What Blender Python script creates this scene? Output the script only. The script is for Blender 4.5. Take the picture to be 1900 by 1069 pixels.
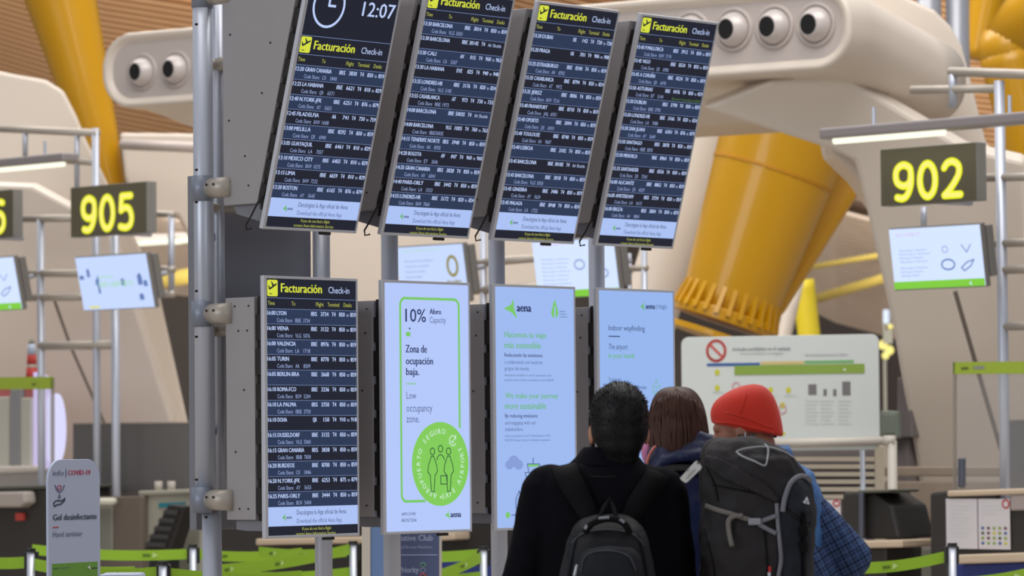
import bpy, bmesh, math, random
from mathutils import Vector, Matrix
from mathutils.bvhtree import BVHTree
random.seed(7)
for _o in list(bpy.data.objects): bpy.data.objects.remove(_o)
SC = bpy.context.scene; COL = SC.collection
R = math.radians

# ------------------------------------------------------------------ camera
F = 7200.0                                   # focal length in pixels of the 1900 px wide frame
CAMP = Vector((0, 0, 1.6))
RC = (Matrix.Rotation(R(90 + 2.279), 3, 'X') @ Matrix.Rotation(R(-0.55), 3, 'Z'))
cd = bpy.data.cameras.new('camera'); co = bpy.data.objects.new('camera', cd); COL.objects.link(co)
cd.lens = F / 1900 * 36; cd.sensor_width = 36; cd.clip_start = 0.1; cd.clip_end = 500
co.matrix_world = Matrix.Translation(CAMP) @ RC.to_4x4()
cd.dof.use_dof = True; cd.dof.focus_distance = 14.6; cd.dof.aperture_fstop = 5.6
SC.camera = co
# ------------------------------------------------------------------ world and large lights
W = bpy.data.worlds.new('hall_daylight'); SC.world = W; W.use_nodes = True
_n = W.node_tree.nodes; _l = W.node_tree.links
bg = _n['Background']; tc = _n.new('ShaderNodeTexCoord'); sx = _n.new('ShaderNodeSeparateXYZ'); rp = _n.new('ShaderNodeValToRGB')
_l.new(tc.outputs['Generated'], sx.inputs[0]); mp = _n.new('ShaderNodeMapRange'); mp.inputs[1].default_value = -1
_l.new(sx.outputs[2], mp.inputs[0]); _l.new(mp.outputs[0], rp.inputs[0]); _l.new(rp.outputs[0], bg.inputs[0])
rp.color_ramp.elements[0].color = (.30, .285, .27, 1); rp.color_ramp.elements[1].color = (.92, .93, 1, 1)
rp.color_ramp.elements[0].position = .35; rp.color_ramp.elements[1].position = .8
bg.inputs[1].default_value = .40
def area(name, loc, target, sx, sy, power, col):
    l = bpy.data.lights.new(name, 'AREA'); l.shape = 'RECTANGLE'; l.size = sx; l.size_y = sy; l.energy = power; l.color = col
    o = bpy.data.objects.new(name, l); COL.objects.link(o); o.location = loc
    o.rotation_euler = (Vector(target) - Vector(loc)).to_track_quat('-Z', 'Y').to_euler(); return o
area('roof_skylight', (2, 19, 15), (1, 26, 0), 16, 10, 2200, (1, .98, .95))
area('roof_skylight', (-4, 36, 17), (0, 42, 2), 22, 10, 3600, (1, .96, .9))
area('rear_highlight', (11, -9, 5), (0, 15, 2), 7, 6, 420, (.84, .92, 1))  # unseen area light, added for cool highlights on the pipes
area('column_uplight', (-2, 43, 2.5), (0, 50, 9), 26, 3, 800, (1, .96, .9))
area('left_fill', (-16, 2, 6), (0, 16, 2), 12, 7, 1050, (.86, .93, 1))  # unseen area light, added to brighten left-facing housings and pipes
SC.view_settings.view_transform = 'Standard'; SC.view_settings.look = 'None'
SC.view_settings.gamma = 1; SC.view_settings.exposure = 0; SC.view_settings.use_curve_mapping = False
SC.cycles.use_denoising = True; SC.cycles.max_bounces = 6

# ------------------------------------------------------------------ helpers
def ray(px, py): return (RC @ Vector(((px - 950) / F, -(py - 534.5) / F, -1))).normalized()
def at(px, py, Y):
    d = ray(px, py); return CAMP + d * (Y / d.y)
def lin(c):
    return tuple(((v / 255) / 12.92 if v / 255 <= .04045 else ((v / 255 + .055) / 1.055) ** 2.4) for v in c)
MATS = {}
def mat(name, c=0, rough=.5, metal=0, emit=0, var=0, vs=8, bump=0, bs=60, alpha=1, coat=0, sheen=0, c2=None, stretch=None, spec=None):
    if name in MATS: return MATS[name]
    m = bpy.data.materials.new(name); m.use_nodes = True; n = m.node_tree.nodes; l = m.node_tree.links
    b = n['Principled BSDF']; c = (*lin(c), 1)
    b.inputs['Base Color'].default_value = c; b.inputs['Roughness'].default_value = rough; b.inputs['Metallic'].default_value = metal
    if spec is not None: b.inputs['Specular IOR Level'].default_value = spec
    if coat: b.inputs['Coat Weight'].default_value = coat
    if sheen: b.inputs['Sheen Weight'].default_value = sheen
    if emit:
        b.inputs['Emission Color'].default_value = c; b.inputs['Emission Strength'].default_value = emit
        b.inputs['Base Color'].default_value = (.01, .01, .012, 1); b.inputs['Specular IOR Level'].default_value = .1
    if var or bump:
        t = n.new('ShaderNodeTexCoord'); src = t.outputs['Object']
        if stretch:
            mpn = n.new('ShaderNodeMapping'); mpn.inputs['Scale'].default_value = stretch; l.new(src, mpn.inputs[0]); src = mpn.outputs[0]
    if var:
        z = n.new('ShaderNodeTexNoise'); z.inputs['Scale'].default_value = vs; z.inputs['Detail'].default_value = 5; l.new(src, z.inputs['Vector'])
        mx = n.new('ShaderNodeMix'); mx.data_type = 'RGBA'; d2 = (*lin(c2), 1) if c2 else tuple(v * .6 for v in c[:3]) + (1,)
        mx.inputs[6].default_value = c; mx.inputs[7].default_value = d2
        rr = n.new('ShaderNodeMapRange'); rr.inputs[1].default_value = .35; rr.inputs[2].default_value = .75; rr.inputs[4].default_value = var
        l.new(z.outputs[0], rr.inputs[0]); l.new(rr.outputs[0], mx.inputs[0]); l.new(mx.outputs[2], b.inputs['Base Color'])
    if bump:
        z = n.new('ShaderNodeTexNoise'); z.inputs['Scale'].default_value = bs; z.inputs['Detail'].default_value = 4; l.new(src, z.inputs['Vector'])
        bp = n.new('ShaderNodeBump'); bp.inputs['Strength'].default_value = bump; bp.inputs['Distance'].default_value = .01
        l.new(z.outputs[0], bp.inputs['Height']); l.new(bp.outputs[0], b.inputs['Normal'])
    if alpha < 1: b.inputs['Alpha'].default_value = alpha
    MATS[name] = m; return m
def plaid(name):
    m = bpy.data.materials.new(name); m.use_nodes = True; n = m.node_tree.nodes; l = m.node_tree.links; b = n['Principled BSDF']
    b.inputs['Roughness'].default_value = .9; b.inputs['Specular IOR Level'].default_value = .15
    t = n.new('ShaderNodeTexCoord'); prev = None
    base = n.new('ShaderNodeRGB'); base.outputs[0].default_value = (*lin((62, 84, 126)), 1); prev = base.outputs[0]
    for k, (axis, sc, c, f, thr) in enumerate([('X', 11, (24, 34, 66), .6, .66), ('Z', 11, (24, 34, 66), .6, .66), ('X', 26, (130, 145, 180), .22, .8), ('Z', 26, (130, 145, 180), .22, .8)]):
        w = n.new('ShaderNodeTexWave'); w.wave_type = 'BANDS'; w.bands_direction = axis; w.inputs['Scale'].default_value = sc; w.inputs['Distortion'].default_value = .4
        rot = n.new('ShaderNodeMapping'); rot.inputs['Rotation'].default_value = (0, R(28), 0); l.new(t.outputs['Object'], rot.inputs[0]); l.new(rot.outputs[0], w.inputs[0])
        r = n.new('ShaderNodeMapRange'); r.inputs[1].default_value = thr; r.inputs[2].default_value = thr + .1; r.inputs[4].default_value = f; l.new(w.outputs['Fac'], r.inputs[0])
        mx = n.new('ShaderNodeMix'); mx.data_type = 'RGBA'; l.new(prev, mx.inputs[6]); mx.inputs[7].default_value = (*lin(c), 1); l.new(r.outputs[0], mx.inputs[0]); prev = mx.outputs[2]
    l.new(prev, b.inputs['Base Color']); MATS[name] = m; return m
def glassmat(name, c, a):
    m = bpy.data.materials.new(name); m.use_nodes = True; n = m.node_tree.nodes; l = m.node_tree.links
    b = n['Principled BSDF']; b.inputs['Base Color'].default_value = (*lin(c), 1); b.inputs['Roughness'].default_value = .08
    b.inputs['Alpha'].default_value = a; MATS[name] = m; return m

MW = {}
def link(o): COL.objects.link(o); return o
def props(o, label=None, cat=None, group=None, kind=None):
    if label: o['label'] = label
    if cat: o['category'] = cat
    if group: o['group'] = group
    if kind: o['kind'] = kind
    return o
def thing(name, label, cat, M=None, group=None, kind=None):
    o = bpy.data.objects.new(name, None); link(o); o.empty_display_size = .1
    if M is None: M = Matrix()
    elif not isinstance(M, Matrix): M = Matrix.Translation(Vector(M))
    o.matrix_world = M; MW[o.name] = M.copy(); props(o, label, cat, group, kind); return o
def sub(name, parent):                          # an empty part would be odd: used only for frames
    o = bpy.data.objects.new(name, None); link(o); o.parent = parent; MW[o.name] = MW[parent.name]; return o
class MB:
    def __init__(s): s.v = []; s.f = []
    def add(s, vs, fs):
        k = len(s.v); s.v += [Vector(p) for p in vs]; s.f += [tuple(i + k for i in f) for f in fs]; return s
    def box(s, x0, x1, y0, y1, z0, z1):
        return s.add([(x, y, z) for z in (z0, z1) for y in (y0, y1) for x in (x0, x1)],
                     [(0, 2, 3, 1), (4, 5, 7, 6), (0, 1, 5, 4), (2, 6, 7, 3), (0, 4, 6, 2), (1, 3, 7, 5)])
    def prism(s, poly, z0, z1, axis='z'):        # poly (a,b) extruded along an axis
        n = len(poly); a = sum(poly[i][0] * poly[(i + 1) % n][1] - poly[(i + 1) % n][0] * poly[i][1] for i in range(n))
        if a < 0: poly = poly[::-1]
        if axis == 'z': V = [(p[0], p[1], z) for z in (z0, z1) for p in poly]
        elif axis == 'x': V = [(z, p[0], p[1]) for z in (z0, z1) for p in poly]
        else: V = [(p[0], z, p[1]) for z in (z1, z0) for p in poly]
        return s.add(V, [tuple(range(n))[::-1], tuple(range(n, 2 * n))] + [(i, (i + 1) % n, n + (i + 1) % n, n + i) for i in range(n)])
    def rings(s, rs, close=True):
        n = len(rs[0]); k = len(s.v); V = [p for r in rs for p in r]; Fc = []
        for j in range(len(rs) - 1):
            for i in range(n): Fc.append((j * n + i, j * n + (i + 1) % n, (j + 1) * n + (i + 1) % n, (j + 1) * n + i))
        if close: Fc += [tuple(range(n))[::-1], tuple((len(rs) - 1) * n + i for i in range(n))]
        return s.add(V, Fc)
    def tube(s, pts, r, seg=12, closed=False):
        pts = [Vector(p) for p in pts]; rs = []; rr = r if isinstance(r, (list, tuple)) else [r] * len(pts); up = None
        for i, p in enumerate(pts):
            t = (pts[min(i + 1, len(pts) - 1)] - pts[max(i - 1, 0)]).normalized()
            if up is None: up = Vector((0, 0, 1)) if abs(t.z) < .9 else Vector((1, 0, 0))
            a = t.cross(up).normalized(); b = t.cross(a).normalized(); up = -b if False else up
            if abs(t.dot(up)) > .95: up = Vector((1, 0, 0)) if abs(t.x) < .9 else Vector((0, 1, 0))
            rs.append([p + (a * math.cos(q) + b * math.sin(q)) * rr[i] for q in [2 * math.pi * k / seg for k in range(seg)]])
        return s.rings(rs)
    def cap(s, pts, r, seg=14):                   # tapered chain with round ends (smooth limbs)
        pts = [Vector(p) for p in pts]; P = []; Q = []
        for i in range(len(pts) - 1):
            for k in range(5):
                t = k / 5; P.append(pts[i].lerp(pts[i + 1], t)); Q.append(r[i] * (1 - t) + r[i + 1] * t)
        P.append(pts[-1]); Q.append(r[-1])
        d0 = (P[0] - P[1]).normalized(); d1 = (P[-1] - P[-2]).normalized(); A = []; B = []
        for a in (80, 60, 35): A.append((P[0] + d0 * Q[0] * math.sin(R(a)), Q[0] * math.cos(R(a))))
        for a in (35, 60, 80): B.append((P[-1] + d1 * Q[-1] * math.sin(R(a)), Q[-1] * math.cos(R(a))))
        al = A + list(zip(P, Q)) + B
        return s.tube([x[0] for x in al], [x[1] for x in al], seg)
    def ball(s, c, rx, ry=None, rz=None, seg=16, M=None):
        ry = ry or rx; rz = rz or rx; rs = []; M = M or Matrix.Identity(3)
        for j in range(seg // 2 + 1):
            a = -math.pi / 2 + math.pi * (j if 0 < j < seg // 2 else (j + .08 if j == 0 else j - .08)) / (seg // 2)
            rs.append([Vector(c) + M @ Vector((rx * math.cos(a) * math.cos(q), ry * math.cos(a) * math.sin(q), rz * math.sin(a))) for q in [2 * math.pi * k / seg for k in range(seg)]])
        return s.rings(rs)
    def sup(s, secs, n=24, power=2.0):            # sections (z, cx, cy, rx, ry[, power])
        rs = []
        for q in secs:
            z, cx, cy, rx, ry = q[:5]; pw = q[5] if len(q) > 5 else power; r = []
            for k in range(n):
                a = 2 * math.pi * k / n; c, d = math.cos(a), math.sin(a)
                r.append((cx + rx * math.copysign(abs(c) ** (2 / pw), c), cy + ry * math.copysign(abs(d) ** (2 / pw), d), z))
            rs.append(r)
        return s.rings(rs)
    def build(s, name, m, parent=None, world=False, smooth=False, bevel=0, sub=0, remesh=0, smit=0, label=None, sol=0, disp=None):
        me = bpy.data.meshes.new(name); vs = s.v
        if parent is not None and world: I = MW[parent.name].inverted(); vs = [I @ p for p in vs]
        me.from_pydata([tuple(p) for p in vs], [], s.f); me.materials.append(m); me.update()
        bm = bmesh.new(); bm.from_mesh(me); bmesh.ops.recalc_face_normals(bm, faces=bm.faces); bm.to_mesh(me); bm.free()
        o = link(bpy.data.objects.new(name, me))
        if parent is not None: o.parent = parent; MW[o.name] = MW[parent.name]
        else: MW[o.name] = Matrix()
        if remesh:
            md = o.modifiers.new('r', 'REMESH'); md.mode = 'VOXEL'; md.voxel_size = remesh; md.use_smooth_shade = True
            if smit: md = o.modifiers.new('s', 'SMOOTH'); md.iterations = smit; md.factor = .5
            if disp:
                tx = bpy.data.textures.new('folds', 'CLOUDS'); tx.noise_scale = disp[1]; tx.noise_depth = 2
                md = o.modifiers.new('d', 'DISPLACE'); md.texture = tx; md.strength = disp[0]; md.mid_level = .5
            dg = bpy.context.evaluated_depsgraph_get(); nm = bpy.data.meshes.new_from_object(o.evaluated_get(dg)); o.modifiers.clear(); o.data = nm
            smooth = True
            if not nm.materials: nm.materials.append(m)
        if sol: md = o.modifiers.new('t', 'SOLIDIFY'); md.thickness = sol
        if bevel: md = o.modifiers.new('b', 'BEVEL'); md.width = bevel; md.segments = 2; md.limit_method = 'ANGLE'
        if sub: md = o.modifiers.new('s', 'SUBSURF'); md.levels = sub; md.render_levels = sub
        if smooth:
            for p in o.data.polygons: p.use_smooth = True
            if smooth == 'auto': 
                for e in o.data.edges: pass
        if label: o['label'] = label
        return o
def frame(px, py, Y, ang, tilt=0):
    a = R(ang); x = Vector((math.cos(a), math.sin(a), 0)); y = Vector((0, 0, 1)); z = x.cross(y)
    M = Matrix.Translation(at(px, py, Y)) @ Matrix((x, y, z)).transposed().to_4x4() @ Matrix.Rotation(R(tilt), 4, 'X')
    return M
def hit(M, px, py, z=0):                         # pixel -> local x,y on plane z of frame M
    I = M.inverted(); o = I @ CAMP; d = I.to_3x3() @ ray(px, py); t = (z - o.z) / d.z; p = o + d * t; return p.x, p.y
def scale_at(M): return F / M.translation.y
# ---- lettering
TX = []; 
def T(s, x, y, h, w=None, al='l', par=None, m=None, z=.001, bold=0, name='lettering', M=None):
    TX.append((s, x, y, h, w, al, par, m, z, bold, name, M))
def flush_text():
    cache = {}
    for s, *_r in TX:
        k = s
        if k in cache: continue
        c = bpy.data.curves.new('t', 'FONT'); c.body = s; c.resolution_u = 2; o = bpy.data.objects.new('t', c); COL.objects.link(o); cache[k] = o
    c = bpy.data.curves.new('t', 'FONT'); c.body = 'H'; hh = bpy.data.objects.new('t', c); COL.objects.link(hh)
    bpy.context.view_layer.update(); dg = bpy.context.evaluated_depsgraph_get(); data = {}
    me = bpy.data.meshes.new_from_object(hh.evaluated_get(dg)); cap = max(v.co.y for v in me.vertices)
    for k, o in cache.items():
        me = bpy.data.meshes.new_from_object(o.evaluated_get(dg)); V = [v.co.copy() for v in me.vertices]
        data[k] = (V, [tuple(p.vertices) for p in me.polygons]); bpy.data.meshes.remove(me)
    for o in list(cache.values()) + [hh]: bpy.data.objects.remove(o)
    G = {}
    for s, x, y, h, w, al, par, m, z, bold, name, M in TX:
        V, Fc = data[s]
        if not V: continue
        x0 = min(v.x for v in V); x1 = max(v.x for v in V); sy = h / cap; sxx = (w / (x1 - x0)) if w else sy * .95; ww = (x1 - x0) * sxx
        ox = x - (0 if al == 'l' else ww / 2 if al == 'c' else ww)
        key = (par.name, m.name, name); g = G.setdefault(key, (MB(), par, m, name))
        for sh in ((0,) if bold <= 0 else (-1, 1) if bold < .015 else (-1, 0, 1)):      # heavier weights: the glyph is struck again beside itself
            P = [Vector((ox + (v.x - x0) * sxx + sh * bold * h * 1.6, y + v.y * sy, z + sh * 2e-5)) for v in V]
            if M is not None: P = [M @ p for p in P]
            g[0].add(P, Fc)
    for mb, par, m, name in G.values(): mb.build(name, m, par)['kind'] = 'stuff'
# ------------------------------------------------------------------ setting
ALU = mat('brushed aluminium', (196, 200, 212), .38, .4, bump=.02, bs=300)
ALUW = mat('cream powder coated metal', (205, 196, 184), .45, 0, bump=.03, bs=200)
CLAMP = mat('warm satin clamp metal', (186, 176, 164), .42, .25, bump=.03, bs=200)
SCREW = mat('dark screw steel', (52, 46, 42), .4, .6)
GREYM = mat('grey powder coated steel', (166, 161, 162), .55, .1, var=.12, vs=6, bump=.04, bs=180)
PANELG = mat('grey sheet panel', (134, 134, 142), .5, .1, var=.1, vs=3)
DARKV = mat('black vented plastic', (30, 25, 24), .6)
SILV = mat('silver bezel', (208, 209, 217), .4, .2)
CREAM = mat('cream fibreglass', (224, 211, 197), .38, 0, var=.12, vs=1.2, c2=(208, 196, 184))
CREAMF = mat('pale grey fibreglass face', (196, 184, 178), .45, 0, var=.08, vs=2)
TAUPE = mat('taupe fibreglass panel', (150, 134, 120), .4, 0, var=.2, vs=.8, c2=(122, 112, 104))
YEL = mat('yellow painted steel', (202, 148, 7), .35, 0, coat=.25, var=.15, vs=2, c2=(192, 140, 5))
YELP = mat('pale yellow painted steel', (232, 208, 50), .4)
BLACKP = mat('black nozzle throat', (12, 11, 11), .7)
GREENB = mat('green belt webbing', (150, 192, 44), .6, var=.15, vs=6)
DARKD = mat('charcoal desk laminate', (50, 46, 43), .45)
DARKB = mat('black plastic', (30, 30, 32), .4)
BAMB = mat('bamboo slat', (172, 122, 78), .6, var=.3, vs=3, c2=(156, 106, 64))
BAMBP = mat('pale bamboo slat', (214, 194, 176), .6, var=.3, vs=3, c2=(190, 164, 140))
GAPLINE = mat('bright gap strip', (236, 196, 152), .6)  # light between slats put into the colour of thin strips
GAP = mat('bright slat backing', (240, 200, 156), .9)  # pale colour painting the bright lines between the slats
GAPP = mat('pale ceiling void', (128, 106, 90), .9)
WALLT = mat('dark taupe wall', (92, 82, 75), .8, var=.3, vs=.5)
WOOD = mat('pale beech ledge', (206, 184, 158), .5, var=.2, vs=4, stretch=(1, 8, 8))
PAPER = mat('white laminated paper', (214, 208, 210), .5)
BOARD = mat('pale notice board', (212, 216, 212), .45)
GREYC = mat('grey equipment casing', (134, 132, 120), .55)
GLASSD = mat('smoked glass screen', (112, 108, 106), .25)
PLEX = glassmat('clear plexiglass', (205, 205, 208), .10)
PLEXE = mat('plexiglass edge', (160, 150, 138), .3, alpha=.6)
TUBE = mat('lit fluorescent tube', (250, 250, 225), emit=1.25)

fl = MB().box(-30, 30, -4, 80, -.2, 0).build('floor', mat('polished stone floor', (168, 158, 146), .25, 0, var=.3, vs=1)); fl['kind'] = 'structure'
wb = MB().box(-30, 30, 68, 68.3, -.2, 14).build('wall_back', WALLT); wb['kind'] = 'structure'
def slats(A, B, C, D, n, w, mt, gap, ceil, dz=.05):
    """bamboo slats between the edges A-D and B-C (points in space), over a recessed backing"""
    q = [Vector(p) for p in (A, B, C, D)]; nrm = (q[1] - q[0]).cross(q[3] - q[0]).normalized()
    if nrm.y > 0: nrm = -nrm
    b = [p - nrm * .12 for p in q]
    MB().add([*b, *[p - nrm * .05 for p in b]], [(0, 1, 2, 3), (7, 6, 5, 4), (0, 4, 5, 1), (1, 5, 6, 2), (2, 6, 7, 3), (3, 7, 4, 0)]).build('ceiling_backing', gap, ceil)
    d = (q[3] - q[0]).normalized()
    for i in range(n):
        t = (i + .5) / n; a = q[0].lerp(q[3], t); c = q[1].lerp(q[2], t); m = a.lerp(c, .5) + nrm * .12   # gentle sag
        h = (q[3] - q[0]).length / n * w / 2; mb = MB()
        for s0, e0 in ((a, m), (m, c)):
            k = [s0 - d * h, s0 + d * h, e0 + d * h, e0 - d * h]
            mb.add([*k, *[p - nrm * dz for p in k]], [(0, 1, 2, 3), (7, 6, 5, 4), (0, 4, 5, 1), (2, 6, 7, 3), (1, 5, 6, 2), (3, 7, 4, 0)])
        mb.build('slat', mt, ceil)
        if mt is BAMB and i < n - 1:               # narrow bright gap strip set proud, its colour painting the bright line between slats
            t = (i + 1) / n; a = q[0].lerp(q[3], t); c = q[1].lerp(q[2], t); m = a.lerp(c, .5) + nrm * .12; k_ = h * .24; mb = MB()
            for s0, e0 in ((a, m), (m, c)):
                k = [p + nrm * .02 for p in (s0 - d * k_, s0 + d * k_, e0 + d * k_, e0 - d * k_)]
                mb.add([*k, *[p - nrm * dz for p in k]], [(0, 1, 2, 3), (7, 6, 5, 4), (0, 4, 5, 1), (2, 6, 7, 3), (1, 5, 6, 2), (3, 7, 4, 0)])
            mb.build('slat', GAPLINE, ceil)
ceil = bpy.data.objects.new('ceiling', None); link(ceil); ceil['kind'] = 'structure'; MW['ceiling'] = Matrix()
slats(at(-60, -90, 52), at(470, 20, 50), at(470, 330, 56), at(-60, 190, 58), 30, .85, BAMB, GAP, ceil)
slats(at(880, -60, 60), at(1345, 40, 57), at(1345, 460, 62), at(880, 350, 66), 40, .85, BAMB, GAP, ceil)
slats(at(1430, 330, 50), at(1700, 430, 47), at(1700, 640, 52), at(1430, 540, 56), 26, .62, BAMBP, GAPP, ceil)
slats(at(1620, -60, 46), at(1960, -10, 44), at(1960, 330, 48), at(1620, 260, 50), 32, .85, BAMB, GAP, ceil)
slats(at(225, 370, 50), at(430, 420, 48), at(430, 560, 52), at(225, 510, 54), 18, .6, BAMBP, GAPP, ceil)
for k, (p, q, r) in enumerate([(at(1480, 500, 49.5), at(1700, 462, 46.6), .035), (at(1490, 562, 51), at(1700, 498, 46.5), .06), (at(240, 530, 49), at(430, 500, 47), .1)]):
    MB().tube([p, q], r, 10).build('trim_%d' % (k + 1), mat('straw yellow beam', (212, 186, 92), .5), smooth=True)['kind'] = 'structure'
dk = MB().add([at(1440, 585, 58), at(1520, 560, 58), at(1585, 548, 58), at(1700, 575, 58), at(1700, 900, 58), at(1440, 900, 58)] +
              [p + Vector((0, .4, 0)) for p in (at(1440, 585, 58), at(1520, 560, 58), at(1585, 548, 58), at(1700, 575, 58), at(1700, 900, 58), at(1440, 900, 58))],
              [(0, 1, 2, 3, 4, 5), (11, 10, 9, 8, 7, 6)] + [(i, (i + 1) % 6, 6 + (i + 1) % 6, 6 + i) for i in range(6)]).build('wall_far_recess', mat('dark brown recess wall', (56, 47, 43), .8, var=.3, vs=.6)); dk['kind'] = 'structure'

# ------------------------------------------------------------------ flight information displays
TH = 48.7; MWd, MH, BZ, PITCH = .545, 1.06, .011, .694; BACKZ = -.345
M0 = frame(494, 1000, 15.62, TH)
u = Vector((math.cos(R(TH)), math.sin(R(TH)), 0))
SN = mat('screen night blue', (29, 32, 46), emit=1); SROW = mat('screen lit row', (42, 55, 84), emit=1); SLINE = mat('screen rule line', (122, 142, 186), emit=1)
STXT = mat('screen white text', (190, 208, 250), emit=1.0); SGRN = mat('screen yellow green', (214, 222, 66), emit=1); SYT = mat('screen dim yellow text', (186, 190, 84), emit=1)
SWHT = mat('screen pale blue', (172, 194, 244), emit=1); SDIM = mat('screen grey blue text', (84, 100, 146), emit=1); SINK = mat('screen navy text', (40, 52, 98), emit=1)
SLG = mat('screen leaf green', (122, 200, 104), emit=1); SSG = mat('screen soft green', (104, 184, 104), emit=1); SWB = mat('screen capacity white', (180, 200, 250), emit=1)
SSU = mat('screen sky white', (158, 186, 240), emit=1); SMP = mat('screen map sky', (150, 182, 238), emit=1); SGB = mat('screen badge green', (130, 204, 90), emit=1)
SWT = mat('screen badge lettering', (205, 235, 215), emit=1); SDG = mat('screen dark green line', (22, 62, 52), emit=1); SPG = mat('screen pale smudge', (134, 158, 214), emit=1)
SCS = mat('screen code share text', (150, 168, 214), emit=1)
SREM = mat('screen small green note', (80, 120, 70), emit=1)
def R_(par, x0, x1, y0, y1, m, name, z=.0005): return MB().box(x0, x1, y0, y1, z - .0008, z).build(name, m, par)
def poly(par, pts, m, name, z=.0012): return MB().prism(pts, z - .001, z).build(name, m, par)
def outline(par, pts, w, m, name, z=.0014, closed=False):
    mb = MB(); P = [Vector((*p, 0)) for p in pts]; n = len(P)
    for i in range(n if closed else n - 1):
        a, b = P[i], P[(i + 1) % n]; d = (b - a)
        if d.length < 1e-6: continue
        d.normalize(); q = Vector((-d.y, d.x, 0)) * w / 2; a2 = a - d * w * .3; b2 = b + d * w * .3
        mb.prism([tuple((a2 + q)[:2]), tuple((a2 - q)[:2]), tuple((b2 - q)[:2]), tuple((b2 + q)[:2])], z - .001, z + i * 1e-6)
    return mb.build(name, m, par)
def arc(cx, cy, rx, ry, a0, a1, n=24): return [(cx + rx * math.cos(R(a0 + (a1 - a0) * i / n)), cy + ry * math.sin(R(a0 + (a1 - a0) * i / n))) for i in range(n + 1)]
def logo(par, cx, cy, w, h, m, z=.0012):          # three cornered curved arrowhead pointing left
    pts = [(cx - w * .5, cy), (cx + w * .05, cy + h * .22), (cx + w * .22, cy + h * .5), (cx + w * .26, cy + h * .05), (cx + w * .5, cy - h * .5), (cx + w * .1, cy - h * .2)]
    return poly(par, pts, m, 'arrow_emblem', z)
def plane_icon(par, x0, y0, w, h):
    c = .12 * w; pts = []
    for (ax, ay, s) in ((x0 + w - c, y0 + h - c, 0), (x0 + c, y0 + h - c, 90), (x0 + c, y0 + c, 180), (x0 + w - c, y0 + c, 270)): pts += arc(ax, ay, c, c, s, s + 90, 4)
    poly(par, pts, SGRN, 'departure_icon', .0010)
    X = lambda a: x0 + a * w; Y = lambda b: y0 + b * h
    mb = MB()
    for q in ([(.12, .50), (.20, .42), (.92, .74), (.86, .80)], [(.36, .92), (.46, .86), (.66, .58), (.50, .56)], [(.10, .66), (.17, .64), (.27, .50), (.18, .47)], [(.16, .20), (.46, .14), (.46, .10), (.16, .16)]):
        mb.prism([(X(a), Y(b)) for a, b in q], .0008, .0016)
    mb.build('plane_pictogram', SN, par)
SHOWN = []
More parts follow.
